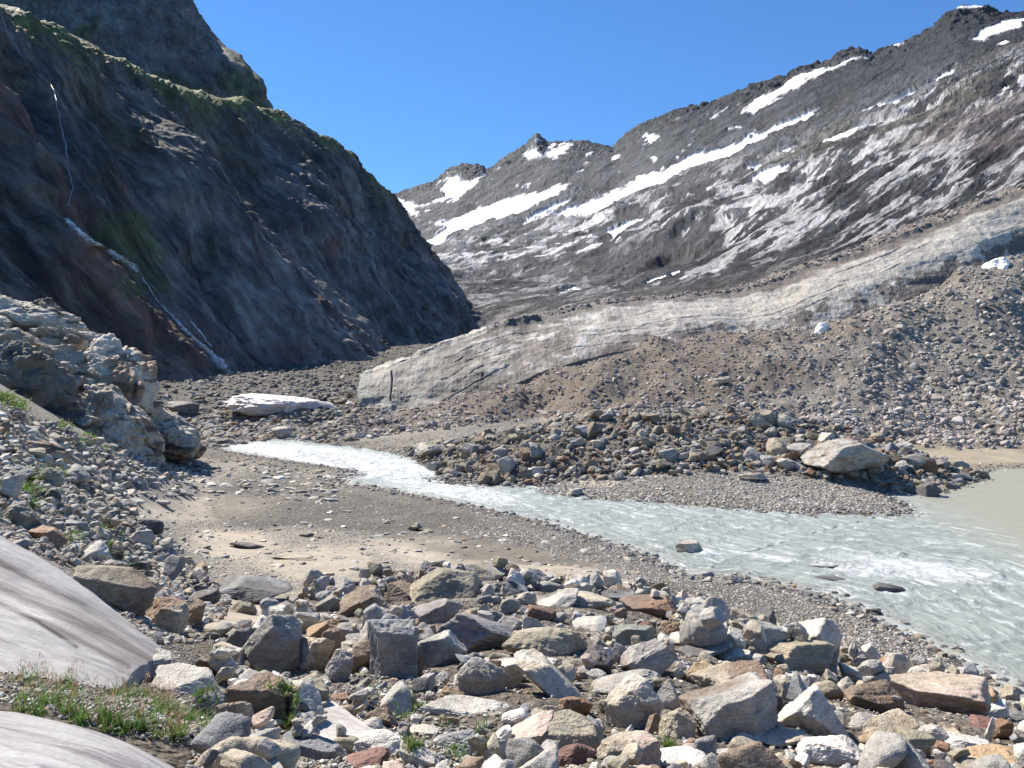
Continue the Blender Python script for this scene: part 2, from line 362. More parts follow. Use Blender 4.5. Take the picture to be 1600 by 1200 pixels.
def sand_mask(px, py):
    m = 0
    for cx, cy, rx, ry, ang in [(760, 872, 230, 30, 6), (930, 905, 80, 16, 4), (390, 955, 70, 38, 10), (430, 990, 60, 30, 0), (300, 795, 130, 22, -4), (250, 752, 90, 9, -3), (500, 880, 110, 30, 0), (360, 850, 90, 25, 0), (1540, 714, 130, 14, 3), (500, 742, 45, 6, 0), (925, 757, 60, 6, 0), (560, 700, 80, 5, 3), (1330, 1030, 60, 18, 10)]:
        c, s = math.cos(math.radians(ang)), math.sin(math.radians(ang))
        u = ((px - cx) * c + (py - cy) * s) / rx; v = (-(px - cx) * s + (py - cy) * c) / ry
        m = np.maximum(m, 1 - sstep(.6, 1.15, np.hypot(u, v)))
    return m
# --- ground mesh: one sheet, dense near the camera, out to the foot of the mountains, plus the bank behind the camera
na, nb = 1150, 1150
aa = np.concatenate([np.linspace(-1.5, -.72, 60, endpoint=False), np.linspace(-.72, .72, na - 120), np.linspace(.72, 1.5, 61)[1:]])
bb = np.exp(np.linspace(math.log(1.0), math.log(330), nb))
GY, GA = np.meshgrid(bb, aa); GX = GA * GY
GZ = ground_z(GX, GY); G = np.stack([GX, GY, GZ], -1)
gpx, gpy = proj(G)
flat = G.reshape(-1, 3); fx, fy = gpx.ravel(), gpy.ravel()
nL = fbm(flat * .15 + 8, 4); nM = fbm(flat * [.5, 1.4, 1] + 2, 4)
soil = np.array([.30, .265, .23]); sandc = np.array([.47, .425, .36]); gravc = np.array([.38, .355, .32])
morc = np.array([.26, .215, .18]); mgrey = np.array([.33, .305, .275])
c = np.tile(gravc, (len(flat), 1)); 
def mixc(c, col, m): return c + (np.asarray(col) - c) * np.clip(m, 0, 1)[:, None]
dist = flat[:, 1]
c = mixc(c, soil, inside(fx, fy, Z_LEFT)); c = mixc(c, (.17, .145, .12), inside(fx, fy, Z_MOUND) * sstep(-.6, -.2, nM + .0))  # mound: brown soil, darkened in colour to stand in for shadowed gaps
mor = inside(fx, fy, Z_MOR); c = mixc(c, morc, mor)
c = mixc(c, mgrey, mor * sstep(-.3, .5, (fx - 1230) / 300 + (fy - 560) / 300 + nL * .5))
c = mixc(c, mgrey * .85, mor * (sstep(680, 700, fy) ) * 0)
c = mixc(c, soil * .85, inside(fx, fy, Z_RIDGE)); c = mixc(c, gravc * .95, inside(fx, fy, Z_BAR))
sm = sand_mask(fx + 25 * nM, fy + 8 * nL)
c = mixc(c, sandc, sm)
c = mixc(c, sandc * .95, .35 * sstep(.15, .5, nM) * inside(fx, fy, [(150, 740), (560, 730), (1000, 880), (900, 930), (450, 920), (250, 860)]))
wet = 1 - sstep(.06, .4, flat[:, 2]); c = c * (1 - .6 * wet * (flat[:, 2] < .5))[:, None]
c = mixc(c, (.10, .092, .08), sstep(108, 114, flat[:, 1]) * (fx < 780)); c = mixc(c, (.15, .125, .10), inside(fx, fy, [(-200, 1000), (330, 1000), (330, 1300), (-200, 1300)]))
c = mixc(c, (.42, .37, .29), .8 * (flat[:, 2] < .6) * inside(fx, fy, [(1400, 690), (2300, 700), (2300, 745), (1560, 742), (1430, 730)]))
c = c * (1 + .12 * nL)[:, None] * [1.03, .99, .90]
grav = np.clip(1 - .92 * sm, 0, 1)
grav = np.where((dist > 120), .6, grav)
Vg = flat; Fg = grid_faces(*G.shape[:2])
# bank behind the camera
bx = np.linspace(-60, 60, 60); by = np.linspace(-60, 1.02, 40); BX, BY = np.meshgrid(bx, by, indexing='ij')
BZ = 7.2 + .03 * np.clip(-BY, 0, 60) + .5 * fbm(np.stack([BX, BY, 0 * BX], -1).reshape(-1, 3) * .2, 3).reshape(BX.shape) - .05 * sstep(-1, 1, BY)
Vb = np.stack([BX, BY, BZ], -1).reshape(-1, 3); Fb = grid_faces(60, 40, len(Vg))
c = c * .80
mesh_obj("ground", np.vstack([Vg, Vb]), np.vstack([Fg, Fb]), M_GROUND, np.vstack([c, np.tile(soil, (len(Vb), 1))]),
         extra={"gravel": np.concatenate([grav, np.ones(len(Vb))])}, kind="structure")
print("ground", round(time.time() - T0, 1))
LA, LB = aa, np.log(bb)
def gz(x, y):
    """bilinear lookup in the ground sheet"""
    x = np.asarray(x, float); y = np.asarray(y, float)
    a = x / y; ia = np.clip(np.searchsorted(LA, a) - 1, 0, len(LA) - 2); fa = np.clip((a - LA[ia]) / (LA[ia + 1] - LA[ia]), 0, 1)
    b = (np.log(np.maximum(y, 1.001)) - LB[0]) / (LB[1] - LB[0]); ib = np.clip(b.astype(int), 0, len(LB) - 2); fb = np.clip(b - ib, 0, 1)
    return (GZ[ia, ib] * (1 - fa) * (1 - fb) + GZ[ia + 1, ib] * fa * (1 - fb) + GZ[ia, ib + 1] * (1 - fa) * fb + GZ[ia + 1, ib + 1] * fa * fb)
_Ds = np.exp(np.linspace(math.log(2.5), math.log(160), 900))
def hit(px, py):
    """first ground point under photo pixel"""
    P = at(np.full(900, px), np.full(900, py), _Ds); g = gz(P[:, 0], P[:, 1]); k = np.argmax(P[:, 2] < g)
    return P[k] if P[k, 2] < g[k] else None
# ------------------------------------------------------------------ water
def water_mat():
    m, nt, N, L, B = new_mat("milky_glacier_water")
    def flowv(sx, sy):
        a = N.new("ShaderNodeAttribute"); a.attribute_name = "flow"
        mp = N.new("ShaderNodeMapping"); L.new(a.outputs["Vector"], mp.inputs[0]); mp.inputs["Scale"].default_value = (sx, sy, 1); return mp.outputs[0]
    v = pos_vec(nt)
    a = N.new("ShaderNodeAttribute"); a.attribute_name = "rapid"; rp = a.outputs["Fac"]
    s1 = noise_node(nt, flowv(.7, 2.6), 1, 7, .68, .6); s2 = noise_node(nt, flowv(2.2, 5.0), 1.2, 6, .75, .2); s3 = noise_node(nt, v, 6, 5, .65)
    foam = math_node(nt, 'MULTIPLY', ramp(nt, s1, .505, .68), ramp(nt, s2, .45, .62)); foam = math_node(nt, 'ADD', foam, math_node(nt, 'MULTIPLY', ramp(nt, rp, 1.05, 2.2), ramp(nt, s2, .35, .55)))
    foam = math_node(nt, 'MULTIPLY', foam, rp)
    foam = math_node(nt, 'MINIMUM', math_node(nt, 'MULTIPLY', foam, 2.2), 1.0)
    t = tint_attr(nt)
    c = mul_col(nt, t, ramp(nt, s1, .3, .7, .88, 1.1))
    c = mix_col(nt, foam, c, (.82, .85, .84))
    L.new(c, B.inputs["Base Color"])
    L.new(ramp(nt, foam, 0, 1, .34, .8), B.inputs["Roughness"])
    B.inputs["IOR"].default_value = 1.33
    k = math_node(nt, 'ADD', math_node(nt, 'MULTIPLY', rp, .9), .1)
    b = bump(nt, math_node(nt, 'MULTIPLY', s1, k), .7, .35); b = bump(nt, math_node(nt, 'MULTIPLY', s2, k), .8, .14, b); b = bump(nt, math_node(nt, 'MULTIPLY', s3, k), .45, .05, b)
    L.new(b, B.inputs["Normal"]); return m
nwa, nwb = 800, 650
wa = np.linspace(-.5, 1.6, nwa); wb = np.exp(np.linspace(math.log(13), math.log(122), nwb))
WY, WA = np.meshgrid(wb, wa); WX = WA * WY; wx, wy = WX.ravel(), WY.ravel()
dN, sN = seg_dist(wx, wy, NPTS, False)
wpx, wpy = proj(np.stack([wx, wy, 0 * wx], -1))
lake = sstep(0, 1, (wpx - 1330) / 200 - (wpy - 790) / 90)
pool = inside(wpx, wpy, [(1040, 930), (1240, 990), (1240, 1030), (1100, 1000), (1040, 960)])
rapid = np.clip(1 - lake, .02, 1) * (1 - .8 * pool) * sstep(.0, 1.2, dN)
wq = np.stack([wx, wy, 0 * wx], -1)
flow = np.stack([sN + 2 * fbm(wq * .3, 3), dN + .6 * fbm(wq * .3 + 7, 3), 0 * dN], -1)
w1 = fbm(flow * [.7, 1.5, 1], 4); w2 = fbm(np.stack([wx, wy, 0 * wy], -1) * 2.2, 3)
for (fx0, fy0, rx0, ry0, k0) in ((1335, 893, 42, 5, .6), (1210, 872, 50, 3, .6), (1400, 926, 30, 4, .6), (1100, 862, 25, 5, .9), (1240, 925, 45, 8, .9), (560, 725, 110, 16, .9), (470, 708, 110, 10, .8), (720, 770, 90, 12, .6), (1440, 890, 120, 16, .6)):  # extra white foam; the upstream patches also stand in for sun sparkle
    rapid = rapid + k0 * np.exp(-((wpx - fx0) / rx0) ** 2 - ((wpy - fy0 - .12 * (wpx - fx0)) / ry0) ** 2)
wz = (w1 * .09 + w2 * .03) * (rapid * .9 + .03)
tw = np.tile(np.array([.38, .43, .395]), (len(wx), 1)); tw = mixc(tw, (.34, .33, .26), lake * .85)
tw = mixc(tw, (.34, .35, .32), (1 - sstep(.1, 2.0, dN)) * .8)
mesh_obj("river_water", np.stack([wx, wy, wz], -1), grid_faces(nwa, nwb), water_mat(), tw, extra={"flow": flow, "rapid": rapid}, kind="structure")
print("water", round(time.time() - T0, 1))
# ------------------------------------------------------------------ mountains
def catmull(P, t):
    """P: (n, ..., 3) rows, t in [0, n-1]"""
    n = len(P); i = np.clip(np.floor(t).astype(int), 0, n - 2); f = (t - i)
    p0 = P[np.maximum(i - 1, 0)]; p1 = P[i]; p2 = P[i + 1]; p3 = P[np.minimum(i + 2, n - 1)]
    f = f.reshape(f.shape + (1,) * (P.ndim - 1))
    return .5 * (2 * p1 + (p2 - p0) * f + (2 * p0 - 5 * p1 + 4 * p2 - p3) * f ** 2 + (3 * p1 - p0 - 3 * p2 + p3) * f ** 3)
def basis(e1):
    e1 = np.array(e1, float); e1 /= np.linalg.norm(e1); u = np.array([0, 0, 1.]); e2 = np.cross(u, e1); e2 /= np.linalg.norm(e2); return np.stack([e1, e2, np.cross(e1, e2)])
# left mountain: columns run down the fall line, crest first
LM = [((-900, -300, 105), (-100, 665, 100)), ((-500, -150, 140), (120, 660, 125)), ((-250, -75, 172), (270, 650, 150)), ((-80, -22, 205), (388, 632, 176)),
      ((40, 22, 245), (482, 622, 208)), ((150, 75, 292), (562, 610, 250)), ((262, 130, 360), (622, 582, 322)), ((415, 166, 485), (682, 552, 425)),
      ((510, 218, 590), (722, 532, 515)), ((590, 280, 680), (746, 521, 615)), ((650, 356, 760), (758, 517, 700)), ((705, 430, 830), (769, 516, 780)), ((745, 500, 880), (779, 520, 860))]
cols = []
for (c0, c1) in LM:
    A_, B_ = at(*c0), at(*c1); nr = np.cross(B_ - A_, [-.3, 1, .1]); nr /= np.linalg.norm(nr); nr = nr * (1 if nr[2] > 0 else -1); ln = np.linalg.norm(B_ - A_)
    P = [A_, A_ * .72 + B_ * .28 + nr * ln * .012, A_ * .38 + B_ * .62 + nr * ln * .0, B_]
    back1 = A_ + [-70 if A_[2] > 60 else -20, 60, 6]; back2 = back1 + [-150, 300, -A_[2] * .35]
    cols.append([back2, back1] + P + [B_ + (B_ - A_) * .12])
LMc = np.array(cols)                              # (13, 7, 3)
nu, nv = 1100, 620
tu = np.linspace(0, len(LMc) - 1, nu); tv = np.concatenate([np.linspace(0, 1.9, 60, endpoint=False), np.linspace(1.9, 6, nv - 60)])
Gm = catmull(LMc, tu); Gm = np.swapaxes(catmull(np.swapaxes(Gm, 0, 1), tv), 0, 1)
Nm = grid_normals(Gm); 
if Nm[nu // 2, nv // 2, 0] < 0: Nm = -Nm
Bl = basis([278, -480, -240]); Pm_ = Gm.reshape(-1, 3)
TU, TV = np.meshgrid(tu, tv, indexing='ij'); TU = TU.ravel(); TV = TV.ravel()
row_ = Gm[:, int(nv * .7)]; au = np.concatenate([[0], np.cumsum(np.linalg.norm(np.diff(row_, axis=0), axis=1))]); Q = np.stack([TV * 55, np.interp(TU, tu, au) - 9 * TV, Pm_[:, 2] * .12], -1)    # down the fall line, across it
face = sstep(1.6, 2.3, TV)
sc_ = np.clip(Pm_[:, 1] / 300, .4, 1.7)           # smaller relief close by
warp = fbm(Pm_ / 90., 3) * 12
q1 = Q * [1 / 130., 1 / 30., 1 / 30.] + warp[:, None] * [.0, .035, .02]
rd = ridged(q1, 6, .58)
q2 = Q * [1 / 60., 1 / 14., 1 / 20.]
fb = fbm(Pm_ / 60., 6, .55)
disp = (rd * 8.0 + fb * 2.4 + ridged(q2, 4) * 2.0 + fbm(Pm_ / 9., 4) * .6 + fbm(Pm_ / 200., 3) * 9) * sc_
# sculpted ribs and gullies across the face
def bumpu(c_, w_, lo, hi, amp): return amp * np.exp(-((TU - c_ - .12 * np.sin(TV * 3)) / w_) ** 2) * sstep(lo - .5, lo + .3, TV) * (1 - sstep(hi - .2, hi + .6, TV))
disp += bumpu(2.45, .3, 3.2, 5.6, 7) + bumpu(1.4, .3, 3, 5.4, 5) - bumpu(3.0, .16, 2.8, 5.4, 7) + bumpu(5.1, .4, 3, 5.4, 11) + bumpu(5.75, .22, 3.6, 5.6, 6) + bumpu(6.5, .2, 3.4, 5.4, 6) - bumpu(4.35, .3, 3, 5.2, 5) - bumpu(6.0, .25, 2.5, 5, 6) + bumpu(6.8, .35, 2.6, 5, 7) - bumpu(7.8, .25, 2.4, 4.6, 6) + bumpu(8.6, .4, 2, 4.6, 6)
disp += (fbm(Pm_ / 8., 5, .55) * .6 + ridged(Q * [1 / 70., 1 / 10., 1 / 10.] + .08 * warp[:, None], 5) * 2.4 + ridged(Pm_ / 16., 4) * .35) * (1 - .6 * sstep(250, 700, Pm_[:, 1]))
disp -= np.median(disp[TV > 2]) + 2.5 * sc_
disp *= (.25 + .75 * face) * (1 - .4 * sstep(5.7, 6, TV)) * (1 - .6 * sstep(10.5, 12, TU))
Pm2 = Pm_ + Nm.reshape(-1, 3) * disp[:, None]
# bring each fall line's top to the height of the real skyline
for _ in range(2):
    qx, qy = proj(Pm2); tgt = np.interp(qx, [-900, -500, -250, -80, 40, 150, 262, 300, 415, 510, 570, 610, 640, 680, 715, 745, 790], [-300, -150, -75, -22, 22, 75, 130, 142, 166, 218, 262, 302, 340, 400, 447, 500, 530])
    e_ = (qy - tgt).reshape(nu, nv); kk = e_[:, :nv // 2].argmin(1); dz = e_[np.arange(nu), kk] * Pm2.reshape(nu, nv, 3)[np.arange(nu), kk, 1] / F
    dz = np.convolve(np.pad(dz, 20, mode='edge'), np.ones(41) / 41, mode='valid'); Pm2[:, 2] += (np.repeat(dz, nv) * (1 - sstep(2.6, 4.6, TV)))
lpx, lpy = proj(Pm2)
NN = grid_normals(Pm2.reshape(nu, nv, 3)).reshape(-1, 3); NN *= np.sign((NN * Nm.reshape(-1, 3)).sum(1))[:, None]
n1 = fbm(Pm_ / 45. + 4, 5); n2 = fbm(Q * [1 / 80., 1 / 12., 1 / 12.] + 9, 5); n3 = fbm(Pm_ / 6., 5, .6)
c = np.tile(np.array([.135, .122, .112]), (len(Pm_), 1)) * (1 + .45 * sstep(2.9, 4.2, TV) * sstep(2.5, 4.5, TU))[:, None]  # lower face lightened in its colour as if sunlit
n4 = ridged(Q * [1 / 45., 1 / 7., 1 / 7.] + .06 * warp[:, None], 5); c = mixc(c, (.05, .052, .058), sstep(.0, .4, n2) * .8); c = mixc(c, (.055, .052, .05), sstep(.25, -.2, n4) * .8); c = mixc(c, (.30, .27, .25), sstep(.55, .85, n4) * sstep(3.0, 4.2, TV) * .7); c = mixc(c, (.21, .19, .17), sstep(.1, .6, -n1) * .7)  # streak colours carry painted light: pale sunlit slabs, dark occluded grooves
c = c * (1 + .35 * n3 * (1 - sstep(300, 800, Pm_[:, 1])))[:, None]
c = mixc(c, (.20, .115, .095), sstep(-.1, .5, n1 + 1.0 * np.exp(-((TU - 2.55) / .4) ** 2) - .35) * sstep(2.6, 3.6, TV))
c = mixc(c, (.16, .11, .095), .7 * sstep(.0, .6, n1 + n2) * sstep(3.6, 4.6, TV))
c = mixc(c, (.15, .16, .055), sstep(.1, .4, NN[:, 2] * .9 - .35 + .55 * n1 + 1.1 * (1 - sstep(1.9, 2.7, TV)) - .25) * (1 - .85 * sstep(2.5, 3.6, TV)) * .9)
c = mixc(c, (.105, .12, .05), .8 * sstep(.2, .5, n1 + .6 * np.exp(-((lpx - 190) / 45) ** 2 - ((lpy - 378) / 22) ** 2) + .6 * np.exp(-((lpx - 240) / 30) ** 2 - ((lpy - 445) / 18) ** 2) - .1) * (Pm_[:, 1] > 0) * (lpx > 90) * (lpx < 330) * (lpy > 330) * (lpy < 470))
scree = np.maximum(np.exp(-((TU - 3.35 + .15 * n1) / .3) ** 2) * sstep(3.9, 4.6, TV), sstep(4.75, 5.05, TV + .25 * n1))
scree = np.maximum(scree, inside(lpx, lpy, [(640, 455), (700, 490), (770, 515), (740, 530), (640, 590), (600, 600), (690, 540), (700, 520)]) * 1.)
c = mixc(c, (.165, .15, .135), scree * .7)
mesh_obj("left_mountain", Pm2, grid_faces(nu, nv), terrain_mat("left_mountain_rock", .11, None, (.2, 1, 1), 0.75, 1.0, 4.5, .25, 1.55), c, extra={"snow": np.zeros(len(c)), "along": Q}, kind="structure")
LMP, LMN, LMx, LMy, LMT = Pm2, NN, lpx, lpy, TV
# higher ridge behind the left mountain
rx = [-700, -200, 120, 200, 262, 285, 300, 318, 345, 372, 395, 412, 430]; ry = [-500, -300, -150, -70, -20, 5, 30, 55, 88, 112, 138, 168, 230]
nu, nv = 420, 200; pu = np.linspace(-700, 430, nu); py_ = np.interp(pu, rx, ry); rows = []
for dpy, D in ((180, 1100), (20, 900), (0, 780), (120, 740), (260, 690), (420, 640)):
    rows.append(at(pu + (0 if D > 1200 else dpy * .35), py_ + dpy, np.full(nu, D)))
R = np.array(rows); Gr = np.swapaxes(catmull(R, np.linspace(0, 5, nv)), 0, 1); Nr = grid_normals(Gr)
if Nr[nu // 2, nv // 2, 1] > 0: Nr = -Nr
Pr = Gr.reshape(-1, 3); Qr = Pr @ Bl.T
disp = ridged(Qr * [1 / 300., 1 / 70., 1 / 70.], 6) * 11 + fbm(Pr / 50., 5) * 6
Pr2 = Pr + Nr.reshape(-1, 3) * disp[:, None]
n1 = fbm(Pr / 70., 4); c = np.tile(np.array([.13, .125, .12]), (len(Pr), 1)); c = mixc(c, (.09, .10, .055), sstep(.1, .5, n1))
mesh_obj("upper_ridge", Pr2, grid_faces(nu, nv), bpy.data.materials["left_mountain_rock"], c, extra={"snow": np.zeros(len(c)), "along": Qr}, kind="structure")
print("left mountain", round(time.time() - T0, 1))
# right mountain and the far peaks, rows from foot to ridge
crest = [(480, 330), (560, 318), (600, 310), (625, 303), (650, 294), (676, 287), (700, 268), (712, 260), (722, 257), (738, 258), (752, 262), (760, 268), (772, 262), (790, 247), (806, 238), (822, 228), (832, 218), (839, 212), (846, 219), (856, 226), (875, 224), (905, 220), (930, 226), (958, 233), (975, 218), (1000, 198), (1030, 186), (1070, 172), (1110, 162), (1150, 148), (1180, 136), (1228, 122), (1240, 113), (1262, 104), (1300, 94), (1308, 84), (1330, 78), (1352, 80), (1362, 90), (1380, 80), (1400, 74), (1412, 70), (1440, 58), (1470, 33), (1485, 20), (1505, 13), (1530, 15), (1560, 21), (1600, 26), (1800, -20), (2300, -160)]
RR = [[(480, 600, 420), (640, 600, 420), (760, 560, 480), (900, 530, 450), (1060, 520, 340), (1260, 490, 270), (1480, 430, 220), (1600, 380, 205), (2300, 250, 180)],
      [(480, 520, 700), (640, 515, 700), (760, 500, 680), (900, 485, 560), (1060, 470, 430), (1260, 430, 340), (1480, 370, 290), (1600, 325, 270), (2300, 180, 220)],
      [(480, 450, 1000), (640, 440, 1000), (760, 458, 900), (860, 462, 820), (960, 455, 700), (1060, 435, 600), (1260, 375, 470), (1480, 290, 420), (1600, 240, 400), (2300, 60, 320)],
      [(480, 420, 1500), (700, 415, 1350), (800, 410, 1250), (900, 405, 1050), (1060, 370, 860), (1260, 300, 700), (1480, 205, 620), (1600, 150, 590), (2300, -50, 480)],
      [(480, 390, 2300), (680, 378, 2100), (800, 345, 1900), (900, 325, 1700), (1060, 270, 1450), (1260, 205, 1150), (1480, 120, 1000), (1600, 75, 960), (2300, -120, 800)]]
pu = np.concatenate([np.linspace(480, 600, 30, endpoint=False), np.linspace(600, 1640, 1250), np.linspace(1650, 2300, 50)]); nu = len(pu)
rows = []
for row in RR:
    a = np.array(row, float); k = np.stack([np.interp(pu, a[:, 0], a[:, 1]), np.interp(pu, a[:, 0], a[:, 2])], 1)
    rows.append(at(pu, k[:, 0], k[:, 1]))
a = np.array(crest, float); cD = np.interp(pu, [480, 640, 730, 838, 958, 1060, 1160, 1340, 1500, 1600, 2300], [3100, 3000, 2850, 2700, 2400, 1950, 1750, 1520, 1300, 1230, 1050])
cpy = np.interp(pu, a[:, 0], a[:, 1]); cps = np.array([np.interp(np.linspace(x_ - 60, x_ + 60, 25), a[:, 0], a[:, 1]).mean() for x_ in pu])
cr = at(pu, cps, cD); crd = at(pu, cpy, cD) - cr; rows.append(cr)
rows.append(cr + [150, 500, -250]); rows.append(cr + [500, 1500, -800])
tv = np.concatenate([np.linspace(0, 5.05, 620), np.linspace(5.05, 7, 41)[1:]]); nv = len(tv)
Rm = np.array(rows); Gr = catmull(Rm, tv)
lin = tv > 4; i0 = np.clip(tv.astype(int), 0, 6); f0 = (tv - i0)[:, None, None]
Lr = Rm[i0] * (1 - f0) + Rm[np.minimum(i0 + 1, 7)] * f0; wl_ = sstep(3.6, 4.4, tv)[:, None, None]
Gr = Gr * (1 - wl_) + Lr * wl_ + crd[None] * (sstep(4.55, 5.0, tv) * (1 - sstep(5.0, 5.8, tv)))[:, None, None]
Gr = np.swapaxes(Gr, 0, 1); Nr = grid_normals(Gr)
if Nr[nu // 2, nv // 2, 2] < 0: Nr = -Nr
Pr = Gr.reshape(-1, 3)
PU, TV = np.meshgrid(pu, tv, indexing='ij'); PU = PU.ravel(); TV = TV.ravel()
wp = fbm(Pr / 260., 4)
Q = np.stack([PU * 1.0 + TV * 60, (TV * 90 - PU * .34) + 14 * wp, Pr[:, 2] * .02], -1)      # along the rock layers, across them
gx, gy = proj(Pr)
# snow patches: outlines seen in the photograph laid on the slope
SN = [[(1155, 180), (1200, 150), (1245, 124), (1300, 107), (1365, 88), (1330, 104), (1280, 121), (1230, 146), (1185, 182)],
      [(972, 318), (985, 285), (1040, 268), (1090, 245), (1150, 230), (1200, 208), (1282, 176), (1275, 190), (1230, 210), (1170, 237), (1140, 257), (1080, 275), (1040, 290), (1000, 310)],
      [(858, 347), (920, 320), (980, 296), (985, 310), (940, 332), (900, 344)],
      [(668, 348), (700, 350), (760, 325), (820, 308), (892, 290), (880, 310), (830, 332), (760, 352), (720, 372), (680, 390), (668, 380), (700, 358)],
      [(616, 310), (650, 322), (655, 345), (630, 330)], [(690, 300), (705, 278), (735, 288), (760, 272), (742, 300), (705, 322)],
      [(815, 354), (850, 334), (893, 314), (889, 322), (850, 346)], [(846, 245), (892, 226), (886, 238), (865, 251)], [(820, 244), (840, 232), (846, 246), (826, 252)],
      [(1346, 180), (1420, 157), (1460, 134), (1499, 107), (1491, 125), (1506, 130), (1460, 149), (1420, 166), (1380, 174)],
      [(1288, 226), (1340, 204), (1376, 194), (1350, 212), (1310, 229)], [(1516, 68), (1560, 40), (1602, 33), (1602, 46), (1560, 56), (1530, 69)], [(1560, 75), (1575, 66), (1578, 70), (1566, 77)],
      [(1176, 288), (1190, 275), (1240, 262), (1282, 236), (1260, 256), (1215, 280), (1195, 292)], [(980, 462), (1040, 436), (1098, 416), (1100, 424), (1060, 442), (1020, 460)], [(872, 464), (900, 454), (932, 465), (890, 470)],
      [(1003, 214), (1030, 211), (1036, 222), (1018, 229)], [(1166, 268), (1185, 262), (1195, 268), (1178, 274)], [(1215, 242), (1235, 236), (1250, 228), (1240, 240), (1225, 246)], [(1388, 76), (1415, 69), (1405, 77)], [(1493, 15), (1525, 14), (1533, 18), (1505, 18)],
      [(1105, 188), (1128, 180), (1122, 188)], [(940, 372), (1000, 345), (1012, 348), (960, 374)]]
jx = fbm(Pr / 45., 5, .65) * 8; jy = fbm(Pr / 32. + 20, 5, .65) * 4 * (PU < 1500)
snow = np.zeros(len(Pr), bool)
for poly in SN: snow |= inside(gx + jx, gy + jy, poly)
speck = fbm(Q * [1 / 38., 1 / 12., 1.] + 40, 5)
snow |= (speck > .74) & (TV > 3.9) & (TV < 4.9) & (gx > 600) & (gx < 1180)
snow |= (speck > .66) & (gx > 625) & (gx < 900) & (TV > 4.1) & (TV < 4.98)
snow &= TV < 5.02
sn = snow.astype(float).reshape(nu, nv)
blur = sn.copy()
for _ in range(2):
    blur = (blur + np.roll(blur, 1, 0) + np.roll(blur, -1, 0) + np.roll(blur, 1, 1) + np.roll(blur, -1, 1)) / 5
blur = blur.ravel()
s_ = np.clip(Pr[:, 1] / 900, .28, 2.2)
lam = ridged(Q * [1 / 190., 1 / 24., 1.], 6, .6)
disp = s_ * (lam * 10.5 + fbm(Pr / 230., 3, .4) * 9 + ridged(Q * [1 / 90., 1 / 8., 1.], 4) * 2.6)
disp *= 1 - .5 * sstep(3.6, 4.4, TV)
crg = sstep(4.4, 5, TV) * (1 - sstep(5.1, 5.6, TV)); disp = disp * (1 - .55 * crg) + crg * (ridged(Pr / 32., 5) * 15 - 5)
disp = disp * (1 - .93 * blur) + (1 + 3 * s_) * blur
# dark cliff steps above the glacier
st = sstep(.0, .5, fbm(Pr / 120. + 3, 3) + .2) * np.exp(-((TV - 2.75) / .4) ** 2); disp += st * 9 * np.tanh((TV - 2.8) * 7) * sstep(850, 900, gx) * (1 - sstep(1100, 1180, gx)) * 1.5
P2 = Pr + Nr.reshape(-1, 3) * disp[:, None]
NN = grid_normals(P2.reshape(nu, nv, 3)).reshape(-1, 3); NN *= np.sign((NN * Nr.reshape(-1, 3)).sum(1))[:, None]
gx, gy = proj(P2)
n1 = fbm(Pr / 110. + 4, 5); n2 = fbm(Q * [1 / 120., 1 / 15., 1.] + 9, 6, .6); n3 = fbm(Q * [1 / 50., 1 / 5., 1.] + 3, 4)
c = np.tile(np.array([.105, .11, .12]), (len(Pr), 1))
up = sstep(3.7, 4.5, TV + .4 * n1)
c = mixc(c, (.028, .033, .042), up * .93)  # dark upper rock, its colour pushed blue to imitate distant haze
low = (1 - sstep(3.3, 4.0, TV))
c = mixc(c, (.80, .78, .76), low * sstep(.08, .22, n2 + .7 * n3) * .92); c = mixc(c, (.035, .036, .04), low * sstep(.1, .4, -n2 + .3 * n3))  # pale layers: sun highlights on the slabs painted into the rock colour
c = mixc(c, (.28, .23, .22), low * sstep(0, .5, n1 + n3 * .5) * sstep(1300, 1500, gx) * .6)
c = mixc(c, (.13, .125, .085), sstep(.1, .5, n1 + .2) * np.exp(-((TV - 3.5) / .5) ** 2) * sstep(1050, 1250, gx) * .75)
c = mixc(c, (.075, .072, .075), sstep(1.9, 2.1, TV + .2 * n1) * (1 - sstep(2.8, 3.0, TV + .1 * n1)) * sstep(850, 900, gx) * (1 - sstep(1060, 1160, gx + 60 * n1)) * .9)  # cliff band: shade on the steep face painted as darker rock
c = mixc(c, (.13, .13, .13), (1 - sstep(1.0, 1.9, TV + .3 * n1)) * (gx < 1300) * .9)
terr = inside(gx, gy, [(690, 410), (900, 415), (940, 460), (1000, 470), (760, 520), (690, 470)]); c = mixc(c, (.12, .12, .125), terr * .5); c = mixc(c, (.45, .44, .43), terr * sstep(.1, .4, n2 + .6 * n3) * .7)
moat = np.zeros(len(c)); 
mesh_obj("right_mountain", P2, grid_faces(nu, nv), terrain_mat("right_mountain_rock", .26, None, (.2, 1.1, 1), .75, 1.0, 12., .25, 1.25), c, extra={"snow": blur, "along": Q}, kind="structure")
print("right mountain", round(time.time() - T0, 1))
